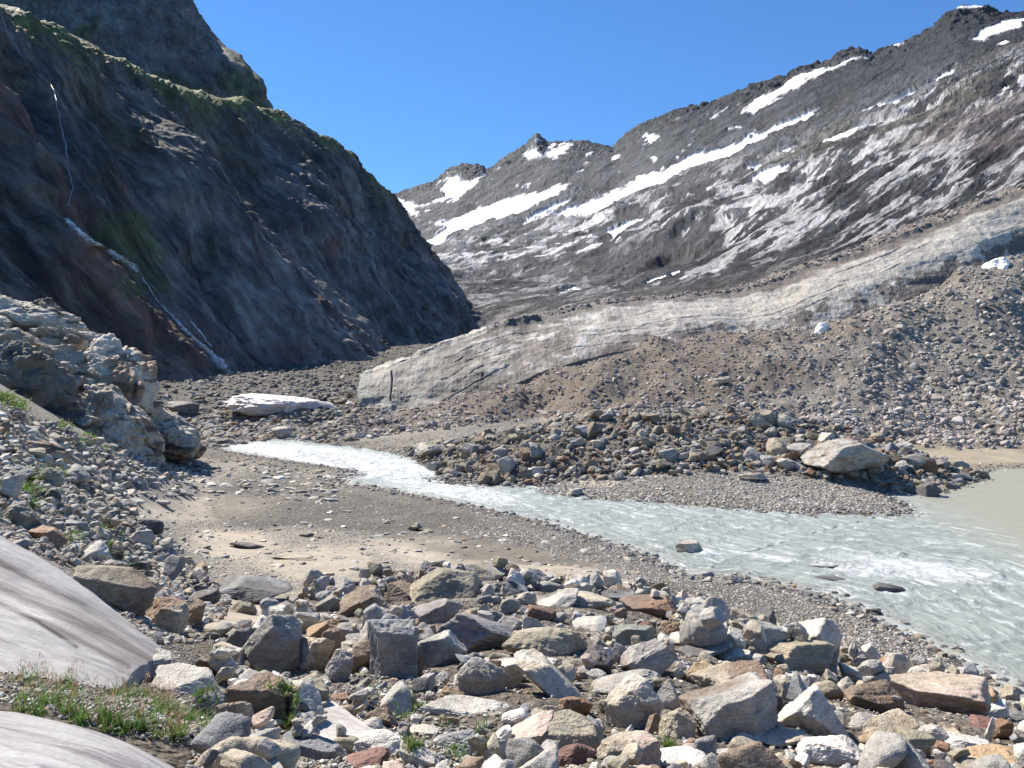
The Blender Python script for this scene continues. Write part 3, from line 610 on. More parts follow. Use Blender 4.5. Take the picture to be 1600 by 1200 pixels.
# ------------------------------------------------------------------ glacier
GL = [(558, 600, 135, 650, 128), (563, 593, 117, 656, 111), (612, 577, 117, 652, 110), (680, 549, 119, 645, 109), (750, 525, 120, 622, 109.5), (800, 509, 121, 603, 110), (850, 500, 122, 580, 110), (900, 489, 123, 567, 110.5), (960, 478, 123, 552, 112), (1050, 471, 124, 538, 112), (1150, 461, 123, 545, 112), (1200, 450, 122, 535, 112), (1260, 427, 122, 520, 112), (1360, 394, 121, 495, 113), (1450, 360, 121, 455, 114), (1600, 304, 121, 408, 115), (1900, 200, 118, 300, 112), (2300, 100, 110, 230, 105)]
a = np.array(GL, float); pu = np.concatenate([np.linspace(558, 640, 120, endpoint=False), np.linspace(640, 1640, 1100), np.linspace(1650, 2300, 60)]); nu = len(pu)
ip = lambda k: np.interp(pu, a[:, 0], a[:, k])
base = at(pu, ip(3), ip(4)); crst = at(pu, ip(1), ip(2) + 1.5 * np.clip((ip(0) - 640) / 200, 0, 1))
hgt = crst[:, 2:3] - base[:, 2:3]
mid = base * .5 + crst * .5 + np.array([0, -.8, 0]); 
rows = np.array([base + [0, -1.5, -4.5], base, mid, crst + [0, -.6, -.7], crst + [0, 2.4, .9], crst + [1, 14, 1.8], crst + [6, 60, -1.5], crst + [10, 130, -14.0]])
tv = np.concatenate([np.linspace(0, 4, 230), np.linspace(4, 7, 71)[1:]]); nv = len(tv)
i0 = np.clip(tv.astype(int), 0, 6); f0 = (tv - i0)[:, None, None]; Gr = rows[i0] * (1 - f0) + rows[i0 + 1] * f0
Gr = np.swapaxes(Gr, 0, 1); Nr = grid_normals(Gr)
if Nr[nu // 2, 100, 1] > 0: Nr = -Nr
Pr = Gr.reshape(-1, 3); PU, TV = np.meshgrid(pu, tv, indexing='ij'); PU = PU.ravel(); TV = TV.ravel(); gx, gy = proj(Pr)
# strata follow the crest; runnels run down the face
down = (crst[:, None, 2] + 0 * tv[None]).ravel() - Pr[:, 2]
nW = fbm(Pr * [.03, .03, .06], 4)
strat = down + 1.6 * nW + .02 * (PU - 1000) * 0
bands = np.zeros(len(Pr))
for lv, wd in ((1.2, .07), (2.5, .05), (3.3, .04), (5.2, .04), (4.1, .13), (6.3, .06)):
    br = sstep(-.05, .2, fbm(Pr * [.05, .05, .05] + lv * 9, 3) + (.15 if lv == 4.1 else 0))
    bands = np.maximum(bands, np.exp(-((strat - lv + .25 * fbm(Pr * [.25, .25, .05] + lv, 3)) / wd) ** 2) * br)
run = ridged(np.stack([Pr[:, 0] * .8, Pr[:, 2] * .07, 0 * TV], -1), 5)
scal = fbm(Pr * [.35, .35, .5] + 6, 5)
fm = sstep(.5, 1.2, TV) * (1 - sstep(3.2, 4.0, TV)); top = sstep(3.4, 4.1, TV)
disp = fm * (run * .07 + scal * .18 - .12 * bands * (gx > 690) + .04 * ridged(Pr * [.8, .8, .8], 3)) + top * (fbm(Pr * .35, 5) * .55) * (1 - sstep(5.5, 6.5, TV)) + (1 - top) * fbm(Pr * [.06, .06, .06] + 2, 3) * .6
crev = np.exp(-((PU - 612 - 1.5 * np.sin(Pr[:, 2] * 1.3)) / .8) ** 2) * (down < 4.2) * (down > .3) * (TV < 4.5)
disp = disp - .8 * crev
P2 = Pr + Nr.reshape(-1, 3) * disp[:, None]; gx, gy = proj(P2)
edge_n = fbm(Pr * [.22, .22, .3] + 12, 5); e2 = fbm(Pr * [.5, .5, .12] + 30, 4)
c = np.tile(np.array([.47, .435, .375]), (len(Pr), 1)); c = c * [1.24, 1.2, 1.12]; c = mixc(c, (.50, .46, .40), .5 + run * .3); c = mixc(c, (.36, .325, .28), sstep(.1, .5, fbm(Pr * [.5, .5, .08] + 21, 5)) * .5); c = mixc(c, (.58, .55, .50), sstep(.05, .5, -run + scal * .5) * .5)
c = mixc(c, (.16, .14, .12), bands * .7 * sstep(780, 950, gx))
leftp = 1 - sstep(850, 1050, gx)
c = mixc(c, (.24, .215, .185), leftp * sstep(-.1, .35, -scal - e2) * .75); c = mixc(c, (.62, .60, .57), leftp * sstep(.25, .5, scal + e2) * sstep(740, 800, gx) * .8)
brown = np.array([.17, .142, .118])
frac = np.clip(down / np.repeat(hgt, nv), 0, 1.3)
deb = sstep(-.08, .12, (frac - .84) * 1.2 + e2 * .6 + edge_n * .5 + .05) * sstep(.3, .65, frac)
deb = np.maximum(deb, leftp * sstep(-.05, .12, edge_n + .5 * e2 + .5 * frac - .12) * sstep(640, 720, gx) * .95)
deb = np.maximum(deb, sstep(.1, .3, fbm(Pr * [.12, .12, .2] + 51, 4) + (frac - .65)) * sstep(930, 960, gx) * (1 - sstep(1000, 1040, gx)))
deb = np.maximum(deb, sstep(3.05, 3.35, TV + edge_n * .35 * (gx > 800)))
deb = np.where((gx < 760) & (TV < 4.6), deb * sstep(600, 760, gx) * (TV < 3.6), deb)
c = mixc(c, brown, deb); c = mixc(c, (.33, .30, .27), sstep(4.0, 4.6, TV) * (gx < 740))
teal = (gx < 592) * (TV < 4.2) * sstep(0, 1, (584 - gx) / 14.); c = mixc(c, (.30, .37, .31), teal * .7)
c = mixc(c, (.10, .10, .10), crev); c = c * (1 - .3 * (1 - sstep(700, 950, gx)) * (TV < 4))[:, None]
c = c * (1 + .1 * scal)[:, None]
def ice_mat():
    m, nt, N, L, B = new_mat("dirty_glacier_ice")
    t = tint_attr(nt); v = pos_vec(nt); vs = pos_vec(nt, (1, 1, .35)); vh = pos_vec(nt, (.3, .3, 2.))
    n1 = noise_node(nt, vs, 1.1, 7, .7, .3); n2 = noise_node(nt, v, 4., 6, .7); n3 = noise_node(nt, vh, .7, 5, .6, .5)
    f = math_node(nt, 'MULTIPLY', ramp(nt, n1, .3, .7, .75, 1.22), ramp(nt, n2, .3, .7, .78, 1.2)); f = math_node(nt, 'MULTIPLY', f, ramp(nt, n3, .35, .6, .8, 1.1))
    L.new(mul_col(nt, t, f), B.inputs["Base Color"]); B.inputs["Roughness"].default_value = .6
    b = bump(nt, n1, .7, .45); b = bump(nt, n2, .8, .18, b); L.new(b, B.inputs["Normal"]); return m
M_ICE = ice_mat()
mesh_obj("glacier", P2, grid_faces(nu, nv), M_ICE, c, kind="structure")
GLP = P2.reshape(nu, nv, 3)
print("glacier", round(time.time() - T0, 1))
# ------------------------------------------------------------------ bedrock: smooth slabs and knobs
def slab_mat():
    m, nt, N, L, B = new_mat("polished_bedrock")
    t = tint_attr(nt)
    a = N.new("ShaderNodeAttribute"); a.attribute_name = "along"
    def av(s):
        mp = N.new("ShaderNodeMapping"); L.new(a.outputs["Vector"], mp.inputs[0]); mp.inputs["Scale"].default_value = s; return mp.outputs[0]
    v = pos_vec(nt)
    n1 = noise_node(nt, av((.5, 7, 7)), 1.0, 6, .65, .3); n2 = noise_node(nt, av((3, 22, 22)), 1., 5, .7); n3 = noise_node(nt, v, 45., 4, .7); n4 = noise_node(nt, v, 1.5, 5, .6)
    f = math_node(nt, 'MULTIPLY', ramp(nt, n1, .3, .7, .74, 1.2), ramp(nt, n2, .3, .7, .82, 1.16)); f = math_node(nt, 'MULTIPLY', f, ramp(nt, n3, .3, .7, .84, 1.14)); f = math_node(nt, 'MULTIPLY', f, ramp(nt, n4, .3, .7, .85, 1.12))
    L.new(mul_col(nt, t, f), B.inputs["Base Color"]); B.inputs["Roughness"].default_value = .78; B.inputs["Specular IOR Level"].default_value = .3
    b = bump(nt, n1, .5, .03); b = bump(nt, n2, .6, .012, b); b = bump(nt, n3, .4, .006, b); L.new(b, B.inputs["Normal"]); return m
M_SLAB = slab_mat()
def slab_patch(name, corners, nu, nv, along, bulge, colf, skirt=.8):
    """a curved slab through rows of points, its rim turned down into the ground"""
    R = np.array([[at(*q) for q in row] for row in corners]); G1 = catmull(R, np.linspace(0, len(R) - 1, nu)); G1 = np.swapaxes(catmull(np.swapaxes(G1, 0, 1), np.linspace(0, R.shape[1] - 1, nv)), 0, 1)
    U, V_ = np.meshgrid(np.linspace(0, 1, nu), np.linspace(0, 1, nv), indexing='ij')
    P = G1.reshape(-1, 3); al = np.array(along, float); al /= np.linalg.norm(al); sd = np.cross(al, [0, 0, 1]); sd /= np.linalg.norm(sd); Q = np.stack([P @ al, P @ sd, P @ np.cross(sd, al)], -1)
    e = np.minimum(np.minimum(U, 1 - U), np.minimum(V_, 1 - V_)).ravel(); e = e + .02 * fbm(P * 1.5, 3)
    P = P.copy(); P[:, 2] += bulge * fbm(Q * [.4, 1.6, 1], 4) + .006 * fbm(Q * [3, 18, 3], 3) - skirt * (1 - sstep(0, .045, e)) ** 2
    mesh_obj(name, P, grid_faces(nu, nv), M_SLAB, colf(P, Q), extra={"along": Q}, kind="structure")
def colA(P, Q):
    c = np.tile(np.array([.36, .35, .34]), (len(P), 1)); gx, gy = proj(P); n = fbm(Q * [.5, 3, 1], 4); n5 = fbm(Q * [1.2, 14, 1] + 5, 4)
    for (x1, y1, x2, y2, w, col, k) in ((0, 880, 262, 1030, 9, (.045, .035, .04), .9), (0, 912, 230, 1030, 15, (.12, .095, .088), .75), (-20, 935, 200, 1040, 5, (.09, .065, .06), .7), (0, 942, 120, 1010, 2.5, (.02, .018, .018), 1.)):
        d, _ = seg_dist(gx, gy, [(x1, y1), ((x1 + x2) / 2 - 3, (y1 + y2) / 2 - 6), (x2, y2)], False)
        c = mixc(c, col, 1.25 * k * np.exp(-((d + 2.5 * n) / w) ** 2) * (.85 + .5 * n5))
    c = mixc(c, (.5, .48, .46), sstep(.1, .5, n) * .35); return mixc(c, (.25, .24, .235), sstep(.25, .5, n5) * .5)
slab_patch("bedrock_slab", [[(-330, 900, 7.6), (-150, 1060, 6.0), (30, 1190, 4.9)], [(-300, 790, 9.2), (-20, 975, 7.4), (150, 1120, 5.9)], [(-260, 700, 10.6), (30, 862, 9.2), (262, 1030, 7.6)], [(-250, 712, 10.9), (42, 868, 9.5), (276, 1037, 7.8)]], 560, 420, (2.2, -.9, -.72), .04, colA)
def colB(P, Q):
    c = np.tile(np.array([.39, .38, .365]), (len(P), 1)); n5 = fbm(Q * [2.5, 22, 2] + 5, 4); n = fbm(Q * [1, 5, 1], 3)
    c = mixc(c, (.20, .175, .19), sstep(.18, .5, n5 + .3 * n) * .75); return mixc(c, (.52, .50, .47), sstep(.1, .5, -n) * .4)
slab_patch("bedrock_slab", [[(-500, 1250, 2.1), (-150, 1360, 2.0), (250, 1500, 1.9), (450, 1600, 2.0)], [(-400, 1120, 2.9), (-20, 1150, 2.8), (200, 1200, 2.75), (340, 1300, 2.6)], [(-400, 1090, 3.6), (-10, 1108, 3.5), (180, 1150, 3.35), (300, 1215, 3.2)], [(-400, 1110, 3.9), (0, 1135, 3.8), (180, 1180, 3.6), (310, 1235, 3.4)]], 300, 300, (.93, -.2, -.15), .02, colB, .5)
def colC(P, Q):
    c = np.tile(np.array([.47, .45, .43]), (len(P), 1)); return mixc(c, (.3, .27, .25), sstep(.1, .5, fbm(Q * [1, 8, 1], 4)) * .6)
slab_patch("bedrock_slab", [[(425, 1045, 8.8), (505, 1085, 7.4), (600, 1150, 6.1)], [(400, 1085, 7.9), (470, 1120, 6.7), (560, 1165, 5.9)], [(400, 1120, 7.2), (450, 1145, 6.3), (530, 1180, 5.6)]], 160, 160, (.6, -.75, -.2), .02, colC, .3)
# knobs of rounded bedrock on the valley side
KN = [(15, 512, 165, 95, 66, 18, 0, 'round', .36), (112, 545, 90, 60, 64, 10, 1, 'block', .30), (178, 606, 135, 118, 60, 32, 2, 'round', .38), (62, 590, 105, 90, 56, 30, 3, 'round', .26), (20, 600, 120, 120, 48, 42, 4, 'round', .12), (125, 605, 70, 60, 57, 35, 5, 'block', .24),
      (185, 672, 125, 100, 53, 42, 6, 'round', .33), (262, 688, 95, 66, 62, 20, 7, 'round', .27), (225, 655, 60, 62, 61, 45, 8, 'round', .30), (105, 655, 90, 60, 50, 38, 9, 'block', .22), (10, 705, 130, 70, 32, 35, 10, 'round', .34), (-60, 560, 150, 130, 58, 30, 11, 'round', .28),
      (70, 500, 60, 50, 68, 25, 12, 'block', .24), (290, 700, 40, 26, 66, 10, 13, 'round', .30), (150, 570, 70, 40, 63, 15, 14, 'block', .34), (30, 545, 90, 50, 55, 30, 15, 'block', .22), (-90, 640, 130, 110, 44, 30, 16, 'round', .3)]
Vs, Fs, Cs, As, nb_ = [], [], [], [], 0
for (px, py, w, h, D, ang, sd, shp, al) in KN:
    V, Fc = rock_unit(900 + sd, 6, shp, 1.5); r_ = np.random.default_rng(sd)
    cen = at(px, py, D); sx = w * D / F / 2 * 1.12; sz = h * D / F / 2 * 1.05; sy = max(sx, sz) * 1.25
    V = V * [sx, sy, sz]; V = V @ rotmat(r_.normal() * .12, math.radians(ang) * .75, r_.normal() * .2).T
    off = r_.uniform(-30, 30, 3); nrm = V / np.linalg.norm(V, axis=1)[:, None]
    g1 = ridged(V @ rotmat(0, -.7, .3) * [.12, .35, .35] + off, 4); g2 = np.clip(np.abs(perlin(V @ rotmat(.3, -.7, .3) * [.12, .5, .3] + off)) * 9, 0, 1) - 1; V = V + nrm * (g1 * .5 + fbm(V * .5 + off, 4) * .5 + .5 * g2)[:, None]
    n1 = fbm(V * .35 + off, 4); n2 = fbm(V * [.3, .3, 1.2] + off, 5)
    al = al * 1.4; c = np.tile(np.array([al, al * .89, al * .71]), (len(V), 1)); c = mixc(c, (.24, .14, .08), sstep(.15, .55, n1) * .8); c = mixc(c, (.06, .055, .05), sstep(.2, .5, n2) * .8); c = mixc(c, (.45, .43, .40), sstep(.2, .6, -n1) * .5)
    P = V + cen; Vs.append(P); Fs.append(Fc + nb_); nb_ += len(V); Cs.append(c); As.append(P @ rotmat(0, -.6, .2) * .3)
mesh_obj("bedrock_outcrop", np.vstack(Vs), np.vstack(Fs), M_SLAB, np.vstack(Cs), extra={"along": np.vstack(As)}, kind="structure")
print("bedrock", round(time.time() - T0, 1))
# ------------------------------------------------------------------ boulders, each one an object
TINT = dict(grey=(.40, .385, .36), pale=(.60, .57, .515), white=(.74, .72, .68), slate=(.27, .285, .30), dark=(.135, .13, .13), tan=(.48, .42, .325), olive=(.34, .31, .23), brown=(.26, .195, .14), rust=(.31, .185, .115), red=(.27, .14, .115), mauve=(.36, .32, .31), pink=(.60, .48, .41), ochre=(.44, .32, .195), green=(.25, .275, .245), black=(.05, .05, .05))
TINT = {k: (v[0] * .92, v[1] * .90, v[2] * .85) for k, v in TINT.items()}
# px, py, w, h, tilt, shape, tint, second tint, short name, rest of label
BD = """424|1011|82|93|0|tall|grey|tan|tall grey boulder|standing upright at the sandy edge of the rubble
397|924|99|46|-6|wedge|dark|slate|dark pointed boulder|lying alone on pale sand
381|950|38|25|0|block|olive|grey|low two-faced stone|in front of the dark pointed boulder
321|934|38|24|0|block|dark|slate|dark square block|beside the dark pointed boulder, by the white sand
338|984|42|24|0|round|grey|tan|double-humped grey stone|on sand between the slab and the tall boulder
486|1026|49|60|14|tall|tan|white|pale-topped tan boulder|leaning beside the tall grey boulder
474|977|35|40|16|tall|grey|pale|upright flaky grey stone|behind the pale-topped tan boulder
506|985|48|30|-18|block|rust|ochre|orange lichened stone|perched above the pale-topped tan boulder
515|1019|30|56|12|tall|brown|red|narrow red-brown stone|standing against the pale-topped tan boulder
530|1044|35|48|14|tall|grey|tan|grey ribbed stone|standing before the narrow red-brown stone
614|1023|71|94|-6|tall|slate|grey|big blue-grey boulder|standing upright with a shaded lower face
688|957|65|41|-8|block|mauve|grey|mauve humped boulder|below the olive banded block
697|919|100|58|3|block|olive|tan|olive banded block|topping the far edge of the boulder pile
635|907|30|24|-20|wedge|tan|pink|small pinkish pointed stone|at the far edge of the pile near the olive block
626|927|44|35|-18|wedge|brown|tan|brown sloping stone|leaning towards the olive banded block
563|945|60|48|-10|block|brown|tan|brown overhanging block|on the far edge of the pile over the sand
513|946|39|25|-28|slab|olive|grey|thin tilted plate|pointing at the sand beyond the pile
404|1094|88|70|20|block|brown|rust|dark brown overhanging boulder|above red grass heads beside the smooth slab
326|1103|52|46|10|round|dark|slate|dark rounded boulder with pale veins|between grass and the lumpy tan boulder
367|1124|51|54|-12|round|tan|brown|lumpy tan boulder|standing beside the dark veined boulder
194|1036|118|52|8|slab|pale|grey|broad pale flat-topped boulder|above the grass patch at the foot of the striped slab
302|1069|105|52|22|wedge|pale|tan|long pale-topped wedge boulder|between the grass and the dark brown overhanging boulder
400|1134|40|24|-16|slab|dark|white|small dark slab with white face|below the dark brown overhanging boulder
536|1113|35|24|0|block|rust|tan|orange and tan stone|on gravel above the smooth pale slab
534|1090|29|15|-6|slab|rust|brown|flat orange stone|below the grey ribbed stone
596|1119|43|35|10|block|brown|tan|brown faceted stone|next to a green grass clump
662|1140|50|21|-4|slab|tan|pale|flat straight-edged slab|just below the grass clump
577|1136|36|25|0|round|pale|grey|pale grooved stone|at the tip of the smooth slab
490|1175|90|50|8|block|slate|dark|dark blue-grey broken boulder|lying at the bottom edge above the white slabs
573|1187|58|30|0|wedge|red|mauve|dark red stone|at the bottom edge beside the blue-grey broken boulder
595|1168|70|42|6|slab|white|pale|broad white slab|above the dark red stone
655|1184|60|36|18|slab|pale|tan|cracked pale slab|continuing the broad white slab
722|1107|132|38|10|slab|pale|tan|very long pale slab|lying below the cracked grey boulder
711|1164|62|40|-12|block|white|slate|white and blue stone|behind the grass at the bottom edge
703|1128|23|17|0|round|rust|pink|small round orange stone|under the long pale slab
784|1148|28|24|-6|wedge|white|white|small bright white pointed stone|near the middle of the bottom rocks
755|1156|18|15|0|round|rust|ochre|tiny rust-coloured stone|next to the bright white pointed stone
828|1148|75|40|-24|slab|pink|tan|pinkish tilted slab|leaning against the large olive angular block
756|894|61|36|-14|wedge|grey|olive|sharp grey boulder|outlined against sand at the top of the pile
691|1019|66|55|-6|block|grey|pale|sunlit grey boulder|beside the slate block, over brown stones
748|990|102|64|10|block|slate|mauve|large slate block|in the centre of the pile beside the big oval boulder
854|1004|115|65|8|round|olive|tan|big oval boulder|biggest smooth one in the centre of the pile
754|1059|62|64|-16|round|grey|tan|cracked grey boulder|with a rusty cap, above the long pale slab
866|1070|128|62|38|block|tan|pale|long spotted boulder|sloping down beneath the big oval boulder
819|1057|35|27|-14|shard|white|slate|bright bluish shard|wedged on the long spotted boulder
900|1103|45|35|0|round|rust|brown|rusty red boulder|at the lower end of the long spotted boulder
805|920|35|23|0|wedge|slate|dark|dark triangular stone|at the far edge behind the large slate block
797|947|29|25|0|round|grey|grey|round grey stone|behind the large slate block
821|937|28|21|-20|block|pale|tan|pale broken stone|behind the round grey stone
869|938|62|31|-10|wedge|pale|dark|white-topped boulder|next to the long grey-tan boulder at the far edge
915|939|75|33|4|round|tan|grey|long grey-tan boulder|at the far edge over a dark hollow
861|918|41|24|-8|round|grey|grey|rough grey hump|last at the sand behind the white-topped boulder
846|960|38|24|10|block|rust|brown|rust-edged stone|touching the top of the big oval boulder
869|964|28|17|0|round|pale|grey|small pale round stone|behind the big oval boulder
964|931|50|22|6|block|dark|slate|dark broken stone|at the edge of sand and pebbles
922|975|52|24|0|wedge|slate|pale|pyramid-shaped stone|behind the big oval boulder on river side
992|994|60|37|-6|block|green|dark|dark green boulder|between the brown square block and the purple-grey boulder
1017|949|79|33|0|block|brown|rust|brown square block|at the far edge beside the shallow water
969|1025|24|32|6|tall|slate|green|small blue-green standing stone|beside the purple-grey boulder
1012|1034|74|57|-16|block|mauve|pale|purple-grey boulder|above the rounded grey slab-like boulder
1045|980|30|20|0|block|ochre|rust|bright orange stone|near the shallow water behind the dark green boulder
1094|1016|86|28|-12|slab|dark|grey|long dark curved boulder|bridging a black gap
978|1068|92|44|-8|round|grey|slate|rounded grey boulder|below the purple-grey boulder
987|1107|76|70|-26|block|pale|tan|pale faceted boulder|sunlit on top beside the tan upright block
1045|1089|40|46|18|wedge|grey|slate|grey pointed boulder|between the pale faceted boulder and the big brown-grey block
1020|1134|30|32|-10|wedge|brown|mauve|brown triangular stone|under the pale faceted boulder
1058|1137|52|50|0|tall|tan|pink|tan upright block|in front of the big brown-grey block
1147|1066|108|62|4|block|tan|rust|rust-streaked boulder|behind the big brown-grey block
1143|1116|124|97|-16|block|grey|brown|big brown-grey block|largest of the lower pile with a flat tilted top
1093|1057|39|35|0|block|ochre|tan|yellowish angular stone|beside the rust-streaked boulder
1105|1030|28|20|0|wedge|olive|tan|little olive pyramid stone|below the long dark curved boulder
1145|1024|46|22|-8|block|pale|slate|whitish broken stone|behind the rust-streaked boulder
1244|1025|94|55|4|block|tan|olive|large smooth tan boulder|overlooking the pebble bank
1229|1078|38|39|-12|tall|pale|olive|pale pointed block|under the large smooth tan boulder
1280|1118|112|84|24|wedge|pale|slate|large pale triangular boulder|with an orange corner
1208|1106|24|38|10|tall|dark|tan|small twisted dark stone|between the big brown-grey block and the pale triangular one
1295|1081|41|33|0|round|ochre|tan|ochre rounded stone|behind the large pale triangular boulder
1330|1054|31|23|12|slab|pale|slate|bluish-white flat stone|at the edge of the pebble bank
1360|1091|75|53|4|block|brown|rust|red-brown block|next to the huge pinkish boulder
1403|1052|38|56|8|tall|pale|grey|pale upright stone|standing behind the huge pinkish boulder
1473|1088|147|84|6|block|pink|tan|huge pinkish boulder|with pitted top, by the river
1354|1132|51|30|0|round|grey|grey|low grey stone|below the red-brown block
1392|1139|80|42|-12|wedge|tan|brown|tan wedge boulder|with a dark hollow below the huge pinkish boulder
1367|1172|60|31|-8|slab|pale|slate|pale blue slab|between the white chunk and the purple-shadowed boulder
1398|1181|75|38|-8|round|mauve|pale|purple-shadowed boulder|near the bottom edge below the tan wedge boulder
1441|1170|20|35|0|tall|dark|brown|narrow dark stone|beside the purple-shadowed boulder
1453|1148|48|33|10|block|pale|olive|pale squarish stone|below the huge pinkish boulder
1510|1163|65|34|4|block|white|grey|white-grey boulder|beside the ochre folded boulder
1562|1183|95|40|-6|block|ochre|rust|ochre folded boulder|at the bottom corner by the thin white stone
1565|1143|30|29|-20|block|rust|ochre|orange leaning stone|beside the thin white stone
1547|1144|11|38|3|tall|white|white|thin white standing stone|between orange and brown stones
1582|1120|50|26|0|round|green|grey|grey-green boulder|last one before the riverside pebbles
1541|1128|37|24|-14|wedge|red|brown|red-brown wedge stone|behind the thin white standing stone
1302|1176|88|54|6|block|white|pale|white blocky chunk|near the bottom edge under the pale triangular boulder
981|1175|82|56|-10|block|tan|pink|speckled tan boulder|at the bottom edge beside the dark red boulder
1060|1187|82|30|0|round|white|pale|rounded white boulder|at the bottom edge beside the speckled tan boulder
1101|1172|32|38|0|round|slate|grey|egg-shaped slate stone|before the big brown-grey block
1078|1173|26|18|0|block|pink|pink|small salmon stone|beside the egg-shaped slate stone
1084|1160|22|14|0|round|white|rust|small white and orange stone|in front of the tan upright block
1168|1182|94|30|8|slab|white|slate|long bluish-white boulder|at the bottom edge beside the egg-shaped stone
1168|1158|40|24|-10|wedge|pale|white|pale peaked stone|below the big brown-grey block
1220|1153|70|30|-6|round|tan|pale|low tan rounded boulder|under the large pale triangular boulder
902|1182|58|42|0|round|red|pink|smooth dark red boulder|at the bottom edge below the olive angular block
893|1152|100|60|12|block|olive|green|large olive angular block|above the smooth dark red boulder
176|925|112|66|24|slab|brown|olive|brown tilted slab boulder|resting on the edge of the striped bedrock slab
257|967|62|58|-6|block|tan|rust|knobby tan and rust boulder|below the brown tilted slab boulder
301|961|30|40|12|tall|brown|rust|rusty dark stone|leaning on the knobby tan and rust boulder
74|841|55|34|14|block|rust|brown|rust-brown boulder|above the far edge of the striped slab
36|812|54|42|8|block|dark|olive|dark shadowed boulder|on the grassy bank above the striped slab
82|776|28|23|0|round|dark|grey|dark hump stone|on the bank below the green tuft
112|822|36|17|0|slab|slate|pale|bluish flat stone|above the grass clump on the bank
235|822|46|25|8|round|dark|slate|dark lumpy stone|where the bank meets the beach
224|843|33|25|0|block|pale|slate|pale angular stone|with a bright top where the bank meets the beach
254|852|28|17|-10|slab|grey|tan|flat grey stone|at the beach edge below the dark lumpy stone
179|860|28|24|20|block|brown|tan|brown leaning stone|beside the lower grass clump on the bank
121|744|40|26|14|round|grey|slate|smooth grey boulder|high on the rubble bank beyond the tuft
72|719|22|16|0|round|pale|grey|pale round boulder|high on the bank below the bedrock
1076|856|38|21|-6|block|tan|pale|pale boulder in the river|standing alone in shallow water near the pebble bank
1094|897|34|13|0|slab|slate|grey|flat blue-grey stone|at the river edge
1146|905|25|14|6|round|grey|tan|small grey-tan stone|in the shallows beside the pebbles
1304|903|62|10|2|slab|dark|black|long dark flat rock|awash in the river rapids
1388|919|38|15|8|slab|dark|black|dark rock|breaking the river surface downstream
1281|884|46|7|0|slab|grey|slate|barely covered rock|making a wave in the river
1559|1046|16|8|0|round|dark|slate|tiny dark stone|in the river beyond the huge pinkish boulder
1365|957|20|12|0|block|black|dark|black stone|at the water edge of the pebble bank
649|823|23|15|0|wedge|olive|tan|lone pyramid stone|on the gravel beach near the river bend
478|836|20|7|0|slab|dark|olive|small dark flat stone|alone on the gravel beach
388|853|46|13|4|slab|dark|olive|dark flat stones' big one|on the sandy beach
464|869|60|12|0|slab|tan|dark|long low tan stone|on the beach beyond the rubble
254|785|24|10|0|round|grey|dark|domed stone|in bright sand of the upper beach
439|677|31|22|0|round|grey|olive|round boulder|standing at the far river bend below the snow
352|691|28|13|0|round|dark|grey|dark low boulder|at the head of the river by the bedrock
287|640|52|26|6|round|dark|brown|dark domed boulder|under the cliff beyond the bedrock knobs
1318|712|112|58|0|block|grey|brown|giant grey-topped boulder|on the rubble ridge across the river
1254|703|48|22|0|round|grey|pale|smooth grey boulder|touching the giant boulder across the river
671|704|48|26|0|block|grey|olive|square boulder|at the near tip of the far rubble ridge
758|748|24|19|0|block|brown|dark|dark brown cube-like boulder|on the far water line
838|736|28|14|-10|slab|pale|grey|pale tilted slab|on the far bank above the sand
1176|744|46|15|0|slab|tan|grey|flat tan boulder|on the gravel bar across the river
1430|719|36|22|0|round|grey|olive|rounded boulder|beyond the giant boulder towards the lake
1125|595|30|11|-6|slab|tan|pink|pale flat boulder|halfway up the brown moraine slope
897|769|26|13|-12|slab|grey|pale|grey slab|at the near tip of the gravel bar
1092|716|30|20|0|block|olive|brown|olive boulder|low on the rubble ridge across the river
1022|655|24|16|0|block|rust|brown|rusty boulder|on the crest of the far rubble ridge
1385|690|22|14|0|block|rust|tan|red-brown boulder|behind the giant boulder across the river
1505|745|34|12|6|slab|pale|grey|pale slab|at the lake tip of the far rubble ridge
1340|340|1|1|0|skip|grey|grey|skip|skip"""
elev = lambda py: math.atan((py - HZ) / F)
# local height raster over the near rubble, used to rest stones on one another
RC = .045; RX0, RX1, RY0, RY1 = -16., 20., 3.0, 34.0
rxn, ryn = int((RX1 - RX0) / RC), int((RY1 - RY0) / RC)
rxs = RX0 + (np.arange(rxn) + .5) * RC; rys = RY0 + (np.arange(ryn) + .5) * RC
HX, HY = np.meshgrid(rxs, rys, indexing='ij'); HM = gz(HX, HY).astype(np.float32)
HM0 = HM.copy()
def cells(V):
    i = ((V[:, 0] - RX0) / RC).astype(int); j = ((V[:, 1] - RY0) / RC).astype(int)
    ok = (i >= 0) & (i < rxn) & (j >= 0) & (j < ryn); return i, j, ok
def settle(V, q=.82):
    """drop verts V (already at x, y) so that it rests on the raster; returns dz"""
    i, j, ok = cells(V); lowh = V[:, 2] < np.median(V[:, 2]); s = ok & lowh
    if s.sum() < 4: return None
    gap = HM[i[s], j[s]] - V[s, 2]
    return np.quantile(gap, q)
def stamp(V):
    i, j, ok = cells(V); i, j, z = i[ok], j[ok], V[ok, 2]
    np.maximum.at(HM, (i, j), z.astype(np.float32))
def tint_rock(V, t1, t2, seed):
    r = np.random.default_rng(seed); off = r.uniform(-40, 40, 3); n = fbm(V * 1.1 + off, 3)
    c = np.tile(np.array(t1), (len(V), 1)) * r.uniform(.9, 1.12); return mixc(c, t2, sstep(.0, .45, n) * .85)
landmarks = []; boxes = []
def put_boulder(name, V, Fc, cen, c, label, cat, seed, group=None):
    me_o = mesh_obj(name, V, Fc, M_BOULDER, c, extra={"seed": np.full(len(V), (seed * 7.31) % 97)})
    me_o.location = cen; me_o["label"] = label; me_o["category"] = cat
    if group: me_o["group"] = group
    return me_o
hand = []
